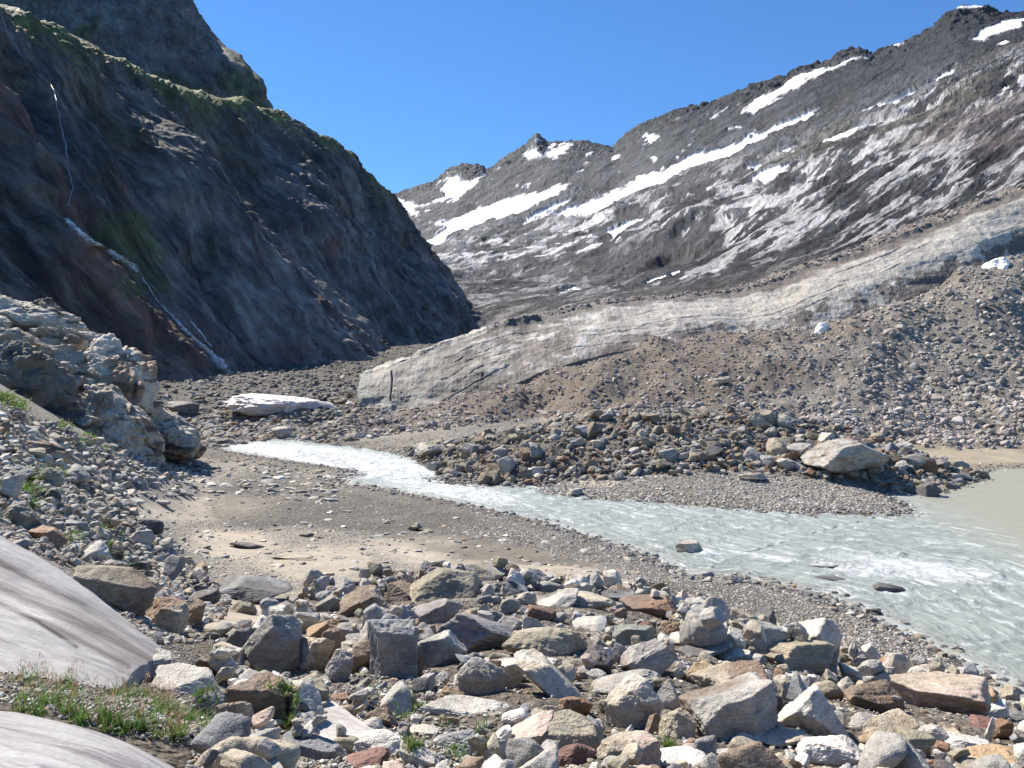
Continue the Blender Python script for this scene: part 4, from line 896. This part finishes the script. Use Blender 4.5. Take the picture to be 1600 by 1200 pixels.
for ln, line in enumerate(BD.splitlines()):
    f_ = line.split('|'); px, py, w, h, tilt = map(float, f_[:5]); shp, t1, t2, short, rest = f_[5:]
    if shp == 'skip': continue
    hand.append((px, py, w, h, tilt, shp, t1, t2, short, rest, ln))
def solve_place(px, py, w, h, flatf=1.0):
    el = elev(py); best = None
    for D in _Ds:
        P = at(px, py, D); g = float(gz(P[0], P[1])); g = max(g, -.05)
        sx = w * D / F / 2; sy = sx * .85; hh = h * D / F / 2
        sz = max((hh - sy * math.sin(el) * .75) / math.cos(el), .32 * min(sx, hh)); 
        if sz > 0 and hh < sx * .3: sy = sx * .6
        if P[2] <= g + .85 * sz: return P, sx, sy, sz, D
    return None
hand_specs = []
for (px, py, w, h, tilt, shp, t1, t2, short, rest, ln) in hand:
    r = solve_place(px, py, w, h)
    if r is None: print("no place", short); continue
    hand_specs.append((r[4], r, (px, py, w, h, tilt, shp, t1, t2, short, rest, ln)))
hand_specs.sort(key=lambda s: -s[0])
print("hand placed", len(hand_specs), [(s[2][8], round(s[0], 1)) for s in hand_specs[::12]])
for D, (P, sx, sy, sz, _), (px, py, w, h, tilt, shp, t1, t2, short, rest, ln) in hand_specs:
    lvl = 5 if w > 42 else 4
    V, Fc = rock_unit(100 + ln, lvl, shp, 1.0 if shp != 'round' else .8)
    r_ = np.random.default_rng(ln)
    V = V * ([sx * 1.22, sy * 1.1, sz * 1.42] if D < 40 else [sx * 1.04, sy, sz * 1.12]); V = V @ rotmat(r_.normal() * .08, math.radians(tilt), r_.normal() * .12).T
    # skirt below so that it is bedded rather than hovering
    g = float(gz(P[0], P[1])); c = tint_rock(V, TINT[t1], TINT[t2], ln)
    bot = V[:, 2].min() + P[2]
    if bot > g - .02: 
        k = np.clip(-V[:, 2] / (-V[:, 2].min()), 0, 1); V[:, 2] -= k * (bot - g + .06 * sz + .03)
    nm = "boulder" if w >= 34 else "stone"
    o = put_boulder(nm, V, Fc, P, c, (short + " " + rest), nm, ln)
    landmarks.append((px, py, short, P)); boxes.append((px, py, w / 2, h / 2, D))
    if RX0 < P[0] < RX1 and RY0 < P[1] < RY1: stamp(V + P)
print("boulders", round(time.time() - T0, 1))
# ------------------------------------------------------------------ stones by the thousand: batches of small meshes
_protos = {}
def protos(level, n=20):
    if (level, n) not in _protos:
        _protos[(level, n)] = [rock_unit(3000 + k + 100 * level, level, ['block', 'shard', 'slab', 'wedge', 'block', 'round'][k % 6]) for k in range(n)]
    return _protos[(level, n)]
PAL = np.array([TINT[k] for k in ('grey', 'grey', 'pale', 'slate', 'tan', 'olive', 'brown', 'rust', 'mauve', 'white', 'dark', 'ochre', 'pink')])
def rand_rots(n, r, up=.5):
    a = r.normal(size=(n, 3)) * [up, up, 0]; a[:, 2] = r.uniform(0, 2 * np.pi, n)
    cx, sx, cy, sy, cz, sz = np.cos(a[:, 0]), np.sin(a[:, 0]), np.cos(a[:, 1]), np.sin(a[:, 1]), np.cos(a[:, 2]), np.sin(a[:, 2])
    R = np.empty((n, 3, 3)); R[:, 0, 0] = cz * cy; R[:, 0, 1] = cz * sy * sx - sz * cx; R[:, 0, 2] = cz * sy * cx + sz * sx
    R[:, 1, 0] = sz * cy; R[:, 1, 1] = sz * sy * sx + cz * cx; R[:, 1, 2] = sz * sy * cx - cz * sx
    R[:, 2, 0] = -sy; R[:, 2, 1] = cy * sx; R[:, 2, 2] = cy * cx; return R
class Batch:
    def __init__(s): s.V, s.F, s.C, s.S, s.n = [], [], [], [], 0
    def add_many(s, pos, size, level, r, flat=.62, pal=None, w=None, up=.4, gain=1.0):
        pr = protos(level); ids = r.integers(0, len(pr), len(pos))
        R = rand_rots(len(pos), r, up); pal = PAL if pal is None else np.array(pal)
        tc = pal[r.choice(len(pal), len(pos), p=w)] * r.uniform(.8, 1.2, (len(pos), 1)) * gain
        an = np.stack([np.ones(len(pos)), r.uniform(.6, .95, len(pos)), flat * r.uniform(.6, 1.3, len(pos))], 1) * size[:, None] / 2
        for k in range(len(pr)):
            m = np.nonzero(ids == k)[0]
            if not len(m): continue
            V, Fc = pr[k]; W = np.einsum('nij,nvj->nvi', R[m], V[None] * an[m][:, None]) + pos[m][:, None]
            s.V.append(W.reshape(-1, 3)); nv = len(V)
            s.F.append((Fc[None] + (np.arange(len(m)) * nv)[:, None, None] + s.n).reshape(-1, 3)); s.n += nv * len(m)
            s.C.append(np.repeat(tc[m], nv, 0)); s.S.append(np.repeat(r.uniform(0, 90, len(m)), nv))
    def add(s, V, Fc, c, sd):
        s.V.append(V); s.F.append(Fc + s.n); s.n += len(V); s.C.append(c); s.S.append(np.full(len(V), sd))
    def build(s, name, mat, smooth=False):
        o = mesh_obj(name, np.vstack(s.V), np.vstack(s.F), mat, np.vstack(s.C), smooth=smooth, extra={"seed": np.concatenate(s.S)}, kind="stuff"); print(name, s.n, round(time.time() - T0, 1)); return o
def sample_zone(poly, n, r, pad=0):
    """points on the ground spread evenly over the picture area of a zone"""
    xs = [p[0] for p in poly]; ys = [p[1] for p in poly]; out = []
    # sample among ground sheet vertices projected into the zone, weighted by their picture area
    m = inside(fx, fy, poly); idx = np.nonzero(m)[0]
    if not len(idx): return np.zeros((0, 3))
    w = dist[idx] ** .35; w /= w.sum(); k = r.choice(idx, n, p=w); x = flat[k, 0] + r.normal(size=n) * dist[k] * .0012; y = flat[k, 1] + r.normal(size=n) * dist[k] * .006
    return np.stack([x, y, gz(x, y)], -1)
def sizes(n, lo, hi, r, k=2.2): return lo * (hi / lo) ** (r.uniform(size=n) ** k)
r = np.random.default_rng(11)
# near mound: rubble resting on rubble
W13 = np.array([6, 6, 4, 3, 4, 3, 2.4, .7, 1.2, 1.4, 1.8, .5, .6]); W13 /= W13.sum()
near = Batch()
def occluded(px, py, rad, D):
    for (bx_, by_, bw, bh, bD) in boxes:
        if D < bD + .25 and abs(px - bx_) < bw * .9 + rad * .75 and abs(py - by_) < bh * .85 + rad * .75: return True
    return False
def heap(zone, n, lo, hi, level, k=2.0, hmax=.35, q=.8, occl=True, flat=.65):
    P = sample_zone(zone, n, r); S = sizes(n, lo, hi, r, k); made = []
    order = np.argsort(-S); pr = protos(level, 20)
    for idx in order:
        x, y, z = P[idx]; s = S[idx]
        if not (RX0 + 1 < x < RX1 - 1 and RY0 + .5 < y < RY1 - 1): continue
        i, j = int((x - RX0) / RC), int((y - RY0) / RC); base_h = HM[i, j]
        px, py = proj(np.array([x, y, base_h + s * .3])); rad = s * F / y / 2
        if occl and rad > 3 and occluded(px, py, rad, y): continue
        if base_h - HM0[i, j] > hmax: continue
        V, Fc = pr[r.integers(len(pr))]; V = V * np.array([1, r.uniform(.6, .95), flat * r.uniform(.6, 1.25)]) * s / 2
        V = V @ rotmat(r.normal() * .35, r.normal() * .35, r.uniform(0, 6.28)).T + [x, y, 0]
        dz = settle(V, q)
        if dz is None: continue
        V[:, 2] += dz; made.append((V, Fc, s, x, y)); stamp(V)
    return made
for V, Fc, s, x, y in heap(Z_MOUND, 2700, .26, .85, 4, 1.2, hmax=.5, q=.62, flat=.78): near.add(V, Fc, np.tile(PAL[r.choice(13, p=W13)] * r.uniform(.85, 1.15), (len(V), 1)), r.uniform(0, 90))
print("heap1", round(time.time() - T0, 1))
# medium stones that can be told apart, each an object
adjs = {'grey': 'grey', 'pale': 'pale', 'slate': 'slate-blue', 'tan': 'tan', 'olive': 'olive', 'brown': 'brown', 'rust': 'rusty', 'mauve': 'mauve', 'white': 'whitish', 'dark': 'dark', 'ochre': 'ochre', 'pink': 'pinkish'}
shw = {'block': 'blocky', 'shard': 'splintered', 'slab': 'flat', 'wedge': 'wedge-shaped', 'round': 'rounded'}
used = set(); nmed = 0
lm = np.array([(l[0], l[1]) for l in landmarks]); lnames = [l[2] for l in landmarks]
MZ = [(Z_MOUND, 1800, .20, .62, 1.2), (Z_LEFT, 340, .3, .9, 1.5)]
for zone, n, lo, hi, kk in MZ:
    P = sample_zone(zone, n, r); S = sizes(n, lo, hi, r, kk)
    for idx in np.argsort(-S):
        x, y, z = P[idx]; s = S[idx]
        if nmed >= 158: break
        tz = zone is Z_LEFT and not (RX0 + 1 < x < RX1 - 1 and RY0 + .5 < y < RY1 - 1)
        if zone is Z_MOUND and not (RX0 + 1 < x < RX1 - 1 and RY0 + .5 < y < RY1 - 1): continue
        px, py = proj(np.array([x, y, z + s * .4])); rad = s * F / y / 2
        if not (4 < px < 1596 and 4 < py < 1192) or rad < 6.5 or rad > 24: continue
        if occluded(px, py, rad, y): continue
        if any(abs(px - b[0]) < (b[2] + rad) * .62 and abs(py - b[1]) < (b[3] + rad) * .55 for b in boxes): continue
        tk = list(adjs)[int(r.choice(12, p=np.array([8, 4, 3, 5, 3.5, 4, 1.2, 2, 1, 2, 1, 1.5]) / 36.2))]; sh = list(shw)[r.integers(5)]
        dd = np.hypot(lm[:, 0] - px, lm[:, 1] - py); o1, o2 = np.argsort(dd)[:2]
        sz_w = "small" if rad < 11 else ("fist-like" if rad < 0 else "mid-sized")
        lab = f"{sz_w} {adjs[tk]} {shw[sh]} stone by the {lnames[o1]}, towards the {lnames[o2]}"
        if len(lab.split()) > 16: lab = f"{adjs[tk]} {shw[sh]} stone by the {lnames[o1]}"
        if lab in used:
            continue
        V, Fc = rock_unit(5000 + nmed, 4, sh); V = V * np.array([1, r.uniform(.65, .95), (.4 if sh == 'slab' else .7) * r.uniform(.8, 1.2)]) * s / 2
        V = V @ rotmat(r.normal() * .25, r.normal() * .3, r.uniform(0, 6.28)).T
        if tz: dz = z + s * .12
        else:
            dz = settle(V + [x, y, 0], .75)
            if dz is None or dz - gz(x, y) > .45 * s + .15: continue
        used.add(lab); t2 = list(adjs)[r.integers(12)]
        put_boulder("stone", V, Fc, (x, y, dz), tint_rock(V, TINT[tk], np.array(TINT[tk]) * .5 + np.array(TINT[t2]) * .5, 5000 + nmed), lab, "stone", 5000 + nmed, "loose stones among the boulders")
        if not tz: stamp(V + [x, y, dz])
        boxes.append((px, py, rad, rad * .8, y)); nmed += 1
print("medium stones", nmed, round(time.time() - T0, 1))
for V, Fc, s, x, y in heap(Z_MOUND, 3600, .09, .32, 3, 1.3, hmax=.32, q=.72): near.add(V, Fc, np.tile(PAL[r.choice(13, p=W13)] * r.uniform(.85, 1.2), (len(V), 1)), r.uniform(0, 90))
near.build("rubble", M_RUBBLE, True)
grit = Batch()
for zone, n, lo, hi in (([(0, 1010), (320, 1010), (420, 1200), (200, 1150), (0, 1100)], 3500, .012, .05), (Z_MOUND, 4500, .03, .08), ([(300, 1130), (480, 1050), (700, 1060), (760, 1210), (300, 1210)], 5000, .02, .06), ([(60, 1000), (200, 1000), (300, 1050), (250, 1080), (80, 1030)], 1200, .015, .04)):
    P = sample_zone(zone, n, r); grit.add_many(P + [0, 0, .01], sizes(n, lo, hi, r, 1.6), 1, r, .6, w=W13)
P = sample_zone(Z_LEFT, 9000, r); S = sizes(9000, .06, .42, r, 2.0) * np.clip(P[:, 1] / 22, .5, 1.6); grit.add_many(P + np.stack([0 * S, 0 * S, S * .12], -1), S, 1, r, .55, w=W13, gain=.9)
grit.build("small_rubble", M_RUBBLE)
peb = Batch(); WG = np.array([8, 8, 4, 5, 3, 2, 2, .5, 2, 1.5, 3, .2, .3]); WG /= WG.sum()
P = sample_zone(Z_PEB, 26000, r); peb.add_many(P, sizes(26000, .035, .15, r, 2.2), 0, r, .5, w=WG, up=.2)
beach = [(150, 745), (330, 722), (560, 745), (1020, 880), (1000, 925), (600, 885), (450, 925), (300, 900), (230, 830)]
P = sample_zone(beach, 26000, r); px, py = proj(P); k = r.uniform(size=len(P)) > sand_mask(px, py) * .93; P = P[k]; peb.add_many(P, sizes(len(P), .03, .13, r, 2.6), 0, r, .5, w=WG, up=.2)
P = sample_zone(beach, 800, r); peb.add_many(P, sizes(len(P), .14, .6, r, 2.2), 2, r, .35, w=WG, up=.15)
P = sample_zone([(300, 722), (560, 742), (520, 790), (330, 770), (170, 790), (160, 760)], 500, r); peb.add_many(P, sizes(len(P), .2, 1.1, r, 2.0), 2, r, .35, w=WG, up=.15)
P = sample_zone(Z_BAR, 12000, r); peb.add_many(P, sizes(12000, .06, .3, r, 2.4), 0, r, .5, w=WG, up=.2)
P = sample_zone([(560, 692), (760, 665), (880, 655), (850, 670), (700, 690), (620, 705)], 2500, r); peb.add_many(P, sizes(2500, .06, .3, r, 2.4), 0, r, .5, w=WG, up=.2)
for pts, n in ((NPTS, 5200), (WPTS[len(NPTS):len(NPTS) + 26], 4200)):
    sp2 = np.array(pts); k = r.integers(0, len(sp2) - 1, n); t = r.uniform(size=n)[:, None]; q = sp2[k] * (1 - t) + sp2[k + 1] * t; q = q + r.normal(size=(n, 2)) * .75; m = (q[:, 1] > 15) & (q[:, 1] < 115); q = q[m]
    zz = gz(q[:, 0], q[:, 1]); m = zz > -.09; q, zz = q[m], zz[m]; S = sizes(len(q), .07, .42, r, 2.2); peb.add_many(np.stack([q[:, 0], q[:, 1], np.maximum(zz, -.05)], -1), S, 1, r, .55, w=WG, up=.2, gain=.75)
peb.build("pebbles", M_RUBBLE)
mo = Batch()
PALM = 1.15 * np.array([(.27, .215, .17), (.22, .175, .145), (.31, .26, .215), (.40, .36, .32), (.22, .21, .20), (.30, .18, .12), (.55, .52, .48), (.15, .13, .115)]); WM = np.array([6, 5, 5, 3, 5, .8, 1, 3]); WM /= WM.sum()
PALR = PALM * .55 + np.array([.46, .42, .37]) * .45
P = sample_zone(Z_MOR, 110000, r); px, py = proj(P); right = (r.normal(size=len(P)) * .3 + (px - 1260) / 250 + (py - 560) / 300) > 0
for m, pal, lo, hi in ((~right, PALM, .11, .8), (right, PALR, .11, .95)):
    Q_ = P[m]; mo.add_many(Q_, sizes(len(Q_), lo, hi, r, 3.0), 0, r, .6, pal=pal, w=WM)
Q_ = sample_zone([(540, 690), (540, 655), (700, 645), (900, 640), (1150, 620), (1300, 650), (1600, 560), (1600, 700), (1430, 695), (1180, 640), (880, 648)], 900, r); mo.add_many(Q_, sizes(len(Q_), .4, 1.3, r, 2.4), 2, r, .6, pal=PALR, w=WM)
Q_ = sample_zone([(1300, 640), (1400, 480), (1600, 420), (1600, 700), (1430, 695)], 520, r); mo.add_many(Q_, sizes(len(Q_), .45, 1.5, r, 2.4), 2, r, .6, pal=PALR * 1.1, w=WM)
# debris on the glacier's upper edge
k1 = r.integers(150, 1220, 9000); k2 = r.integers(228, 262, 9000); Q_ = GLP[k1, k2]; gpx_, _ = proj(Q_); Q_ = Q_[(gpx_ > 770)]; mo.add_many(Q_, sizes(len(Q_), .12, .9, r, 2.6), 0, r, .6, pal=PALM, w=WM)
mo.build("moraine_rubble", M_FAR)
ri = Batch(); PALD = [TINT[k] for k in ('grey', 'brown', 'olive', 'tan', 'brown', 'slate', 'pale', 'olive', 'grey', 'dark', 'grey', 'olive', 'mauve', 'grey', 'rust')]
P = sample_zone(Z_RIDGE, 16000, r); ri.add_many(P + [0, 0, .05], sizes(16000, .10, .95, r, 3.2), 1, r, .6, pal=PALD, gain=.72)
P = sample_zone(Z_RIDGE, 600, r); ri.add_many(P + [0, 0, .15], sizes(600, .6, 1.9, r, 2.0), 3, r, .7, pal=PALD, gain=.85)
P = sample_zone([(230, 640), (560, 640), (560, 688), (500, 690), (330, 700), (300, 660)], 5000, r); ri.add_many(P, sizes(5000, .15, 1.5, r, 2.6), 1, r, .6, pal=PALD, gain=.75)
P = sample_zone([(320, 720), (345, 703), (560, 745), (540, 760), (420, 730)], 500, r); ri.add_many(P, sizes(500, .1, .4, r, 2.2), 1, r, .5, w=W13, gain=.8)
km = np.nonzero((LMT > 4.6) & (LMx > 180) & (LMx < 790) & (LMy > 470))[0]; kk = r.choice(km, 9000); P = LMP[kk] + r.normal(size=(9000, 3)) * [.8, .8, 0]; ri.add_many(P, sizes(9000, .25, 2.2, r, 3.0) * np.clip(P[:, 1] / 220, .7, 2.2), 1, r, .6, pal=PALD, gain=.6)
P = sample_zone([(300, 560), (800, 490), (800, 540), (600, 610), (600, 650), (200, 650), (200, 600)], 11000, r); P = P[P[:, 1] > 95]; ri.add_many(P, sizes(len(P), .2, 1.8, r, 2.8), 1, r, .6, pal=PALD, gain=.65)
ri.build("ridge_rubble", M_FAR)
# ------------------------------------------------------------------ waterfalls on the left mountain
def on_mountain(px, py):
    d = (LMx - px) ** 2 + (LMy - py) ** 2 + (LMT < 2.0) * 1e6; ks = np.nonzero(d < max(9., d.min() + .5))[0]; k = ks[np.argmin(LMP[ks, 1])]; return LMP[k], LMN[k]
def foam_mat():
    m, nt, N, L, B = new_mat("white_falling_water"); v = pos_vec(nt, (1, 1, .3)); n = noise_node(nt, v, .9, 6, .7)
    n5 = noise_node(nt, pos_vec(nt, (1.5, 1.5, .5)), 1.6, 5, .75); c = mix_col(nt, math_node(nt, 'MULTIPLY', ramp(nt, n, .34, .5), ramp(nt, n5, .34, .5)), (.2, .2, .2), (.85, .87, .90)); L.new(c, B.inputs["Base Color"]); B.inputs["Roughness"].default_value = .35
    L.new(bump(nt, n, .8, .5), B.inputs["Normal"]); return m
M_FOAM = foam_mat()
M_THIN = M_FOAM.copy(); M_THIN.name = "thin_falling_water"; [setattr(i_, "default_value", (.36, .39, .44, 1)) for n_ in M_THIN.node_tree.nodes if n_.type == 'MIX' for i_ in [n_.inputs[7]]]
def ribbon(name, pts, seed):
    rr = np.random.default_rng(seed); a = np.array(pts, float); t = np.linspace(0, len(a) - 1, 12 * len(a)); cx = np.interp(t, range(len(a)), a[:, 0]); cy = np.interp(t, range(len(a)), a[:, 1]); cw = np.interp(t, range(len(a)), a[:, 2])
    M = np.array([on_mountain(cx[k] + rr.normal() * .8, cy[k])[0] for k in range(len(t))]); n = len(t)
    for _ in range(2): M[1:-1] = M[1:-1] * .5 + M[:-2] * .25 + M[2:] * .25
    toc = np.array([0, 0, CAMZ]) - M; toc /= np.linalg.norm(toc, axis=1)[:, None]; M = M + toc * (2.2 + M[:, 1:2] / 90)
    wr = (cw * rr.uniform(.5, 1.25, n) / F * M[:, 1] / 2)[:, None]; ex = np.array([1., 0, 0]); dp = M[:, 1:2] / 250
    V = np.stack([M - wr * ex - toc * dp, M - wr * .45 * ex, M + wr * .4 * ex, M + wr * ex - toc * dp], 1).reshape(-1, 3)
    mesh_obj(name, V, grid_faces(n, 4), M_THIN if seed in (4, 5) else M_FOAM, kind="structure")
ribbon("waterfall", [(272, 496, 8), (285, 510, 12), (300, 524, 11), (325, 548, 18), (345, 568, 26), (362, 588, 26), (380, 600, 20), (398, 618, 12)], 1)
ribbon("waterfall", [(298, 500, 3), (312, 515, 5), (330, 540, 5)], 2)
ribbon("waterfall", [(104, 338, 8), (118, 355, 16), (140, 375, 18), (165, 388, 22), (185, 402, 28), (205, 412, 20), (215, 425, 10)], 3)
ribbon("waterfall", [(78, 120, 1), (88, 150, 2), (95, 185, 2), (103, 225, 3), (108, 262, 1.5), (114, 292, 2.4), (107, 325, 1.5)], 4)
ribbon("waterfall", [(2, 20, 2), (12, 45, 2), (40, 95, .8), (70, 122, .8)], 5)
ribbon("waterfall", [(222, 430, 3), (240, 460, 2), (258, 480, 3), (272, 496, 5)], 6)
# ------------------------------------------------------------------ snow bank and ice pieces
def snow_mat(name, col, rough=.6):
    m, nt, N, L, B = new_mat(name); v = pos_vec(nt); n = noise_node(nt, v, 1.2, 7, .7); n2 = noise_node(nt, v, .3, 5, .7)
    c = mul_col(nt, mix_col(nt, ramp(nt, n2, .45, .7, 0., .6), col, (.36, .31, .26)), ramp(nt, n, .3, .7, .8, 1.1)); L.new(c, B.inputs["Base Color"]); B.inputs["Roughness"].default_value = rough
    L.new(bump(nt, n, .6, .3), B.inputs["Normal"]); return m
M_SNOW = snow_mat("dirty_snow", (.82, .73, .66))
def lump(name, px, py, w, h, D, mat, label, cat, seed, depth=1.0, tilt=0, shape='round'):
    V, Fc = rock_unit(seed, 5, shape, 1.6); P = at(px, py, D); s = D / F / 2
    V = V * [w * s, w * s * depth, h * s]; V = V @ rotmat(0, math.radians(tilt), 0).T
    o = mesh_obj(name, V, Fc, mat); o.location = P; o["label"] = label; o["category"] = cat; return o
lump("snow_bank", 438, 638, 166, 42, 112, M_SNOW, "pinkish dirty snow bank lying below the lower waterfall", "snow bank", 78, 1.0, 3)
lump("snow_patch", 548, 631, 16, 9, 118, M_SNOW, "small white snow patch between the snow bank and the ice front", "snow patch", 72)
M_CICE = snow_mat("clean_ice", (.9, .9, .9), .35)
lump("ice_block", 1557, 421, 42, 34, 113.2, M_CICE, "bright white ice block high on the moraine below the ice wall", "ice block", 73, 1.3, -20, 'round')
lump("ice_patch", 1284, 521, 22, 36, 108.8, M_CICE, "narrow white ice patch showing through moraine under the ice wall", "ice patch", 74, 1.2, 15, 'round')
print("ice", round(time.time() - T0, 1))
# ------------------------------------------------------------------ grass
def grass_mat():
    m, nt, N, L, B = new_mat("grass_blades"); t = tint_attr(nt); L.new(t, B.inputs["Base Color"]); B.inputs["Roughness"].default_value = .5
    tr = N.new("ShaderNodeBsdfTranslucent"); L.new(mul_col(nt, t, 1.6), tr.inputs["Color"]); mx = N.new("ShaderNodeMixShader"); mx.inputs[0].default_value = .4
    L.new(B.outputs[0], mx.inputs[1]); L.new(tr.outputs[0], mx.inputs[2]); L.new(mx.outputs[0], N["Material Output"].inputs[0]); return m
M_GRASS = grass_mat()
def hz_(x, y):
    z = gz(x, y); m = (x > RX0) & (x < RX1 - .1) & (y > RY0) & (y < RY1 - .1)
    i = np.clip(((x - RX0) / RC).astype(int), 0, rxn - 1); j = np.clip(((y - RY0) / RC).astype(int), 0, ryn - 1)
    return np.where(m, np.minimum(HM[i, j], z + .25), z)
gV, gF, gC, gn = [], [], [], 0
def blades(P, hgt, wid, col, r, lean=.5, seg=3):
    global gn
    n = len(P); a = r.uniform(0, 6.28, n); ln = np.abs(r.normal(size=n)) * lean; d = np.stack([np.cos(a), np.sin(a), 0 * a], -1); s = np.stack([-np.sin(a), np.cos(a), 0 * a], -1)
    t = np.linspace(0, 1, seg + 1); V = np.zeros((n, seg + 1, 2, 3))
    for k, tk in enumerate(t):
        cen = P + d * (ln * hgt * tk ** 2)[:, None] + np.array([0, 0, 1]) * (hgt * tk * (1 - .25 * ln * tk))[:, None]; w = wid * (1 - tk) ** .7 * .5 + .0004
        V[:, k, 0] = cen - s * w[:, None]; V[:, k, 1] = cen + s * w[:, None]
    Fq = np.array([[2 * k, 2 * k + 1, 2 * k + 3, 2 * k + 2] for k in range(seg)]); nv = 2 * (seg + 1)
    gV.append(V.reshape(-1, 3)); gF.append((Fq[None] + (np.arange(n) * nv)[:, None, None] + gn).reshape(-1, 4)); gn += n * nv
    sh = (np.linspace(.9, 1.1, seg + 1))[None, :, None, None]; C_ = np.broadcast_to(col[:, None, None, :] * sh, (n, seg + 1, 2, 3)); gC.append(C_.reshape(-1, 3))
def greens(n, r, k=1.): return np.stack([r.uniform(.05, .13, n), r.uniform(.12, .22, n), r.uniform(.02, .045, n)], -1) * k
def patch(cx, cy, rx_, ry_, n, h, w, r, stalks=0, lean=.5):
    nc = max(4, int(rx_ * ry_ / 70)); ac = r.uniform(0, 6.28, nc); qc = np.sqrt(r.uniform(size=nc)); kc = r.integers(0, nc, n + stalks); sc = r.uniform(.5, 1.3, nc)
    px = cx + rx_ * qc[kc] * np.cos(ac[kc]) + r.normal(size=n + stalks) * 6 * sc[kc]; py = cy + ry_ * qc[kc] * np.sin(ac[kc]) + r.normal(size=n + stalks) * 2.6 * sc[kc]; P = []
    for x_, y_ in zip(px, py):
        hh = hit(x_, y_); 
        if hh is not None: P.append(hh)
    if not P: return
    P = np.array(P); P[:, 2] = hz_(P[:, 0], P[:, 1]) - .01; r.shuffle(P); m = max(len(P) - stalks, 1)
    dry = r.uniform(size=m) < .12; col = greens(m, r); col[dry] = np.array([.30, .24, .12]) * r.uniform(.7, 1.1, (dry.sum(), 1))
    kk_ = r.uniform(size=m) < .45; blades(P[:m], h * np.where(kk_, r.uniform(.2, .45, m), r.uniform(.4, 1.25, m)), w * np.where(kk_, 2.2, .7) * r.uniform(.6, 1.3, m), col, r, lean * 1.4)
    if stalks:
        S = P[m:]; k = len(S); hs = h * r.uniform(1.2, 2.1, k); blades(S, hs, np.full(k, .0025), np.tile([.28, .17, .09], (k, 1)) * r.uniform(.7, 1.2, (k, 1)), r, .25, 3)
        for _ in range(10):
            T = S + np.stack([r.normal(size=k) * .007, r.normal(size=k) * .007, hs * r.uniform(.68, 1.0, k)], -1); blades(T, np.full(k, .016), np.full(k, .004), np.tile([.30, .17, .10], (k, 1)) * r.uniform(.6, 1.2, (k, 1)), r, 1.2, 1)
r = np.random.default_rng(5)
patch(150, 1105, 130, 28, 1700, .11, .008, r, 60); patch(240, 1135, 85, 24, 1500, .085, .008, r, 26); patch(60, 1080, 40, 36, 380, .12, .007, r, 16); patch(110, 1050, 60, 30, 1000, .10, .007, r, 8)
for q in ((300, 1120, 40, 16, 600, .1), (437, 1125, 22, 10, 260, .1), (455, 1137, 18, 8, 220, .11), (590, 1080, 24, 9, 260, .07), (567, 1070, 14, 8, 120, .07), (650, 1116, 32, 10, 480, .07), (735, 1180, 36, 12, 420, .09), (760, 1170, 18, 14, 140, .11), (635, 1192, 20, 8, 160, .09), (1037, 1165, 22, 8, 200, .10), (400, 1100, 16, 8, 90, .09), (72, 974, 6, 2, 40, .1), (340, 1022, 8, 4, 60, .08), (500, 1055, 14, 5, 90, .08), (692, 1133, 10, 8, 90, .08)):
    patch(*q[:5], q[5], .009, r)
for q in ((122, 843, 18, 9, 260, .22), (170, 831, 12, 7, 160, .22), (166, 862, 11, 10, 180, .22), (197, 897, 10, 6, 120, .18), (20, 772, 26, 12, 420, .28), (95, 745, 9, 7, 130, .3), (45, 765, 10, 8, 120, .25), (12, 618, 14, 7, 160, .35), (35, 635, 12, 6, 120, .35), (115, 665, 26, 7, 260, .35), (150, 690, 30, 6, 260, .35), (190, 705, 24, 6, 200, .35), (60, 742, 22, 6, 160, .3), (60, 790, 20, 8, 120, .2), (1210, 712, 10, 3, 60, .3), (1230, 719, 8, 3, 50, .3), (840, 688, 14, 3, 70, .3), (915, 700, 10, 3, 50, .3)):
    patch(q[0], q[1], q[2] * 1.15, q[3] * 1.1, q[4] * 2, q[5], .045, r, 0, .8)
mesh_obj("grass", np.vstack(gV), np.vstack(gF), M_GRASS, np.vstack(gC), kind="stuff")
print("grass", round(time.time() - T0, 1))

# ------------------------------------------------------------------ air
bm_v = np.array([(x, y, z) for x in (-3500, 4500) for y in (-300, 6500) for z in (-15, 1400)], float)
m_h, nt, N, L, B = new_mat("mountain_air"); N.remove(B); pv = N.new("ShaderNodeVolumePrincipled"); pv.inputs["Color"].default_value = (.62, .78, 1, 1); pv.inputs["Density"].default_value = .000013; L.new(pv.outputs[0], N["Material Output"].inputs["Volume"])
mesh_obj("haze", bm_v, [(0, 1, 3, 2), (4, 6, 7, 5), (0, 4, 5, 1), (2, 3, 7, 6), (0, 2, 6, 4), (1, 5, 7, 3)], m_h, smooth=False, kind="stuff")
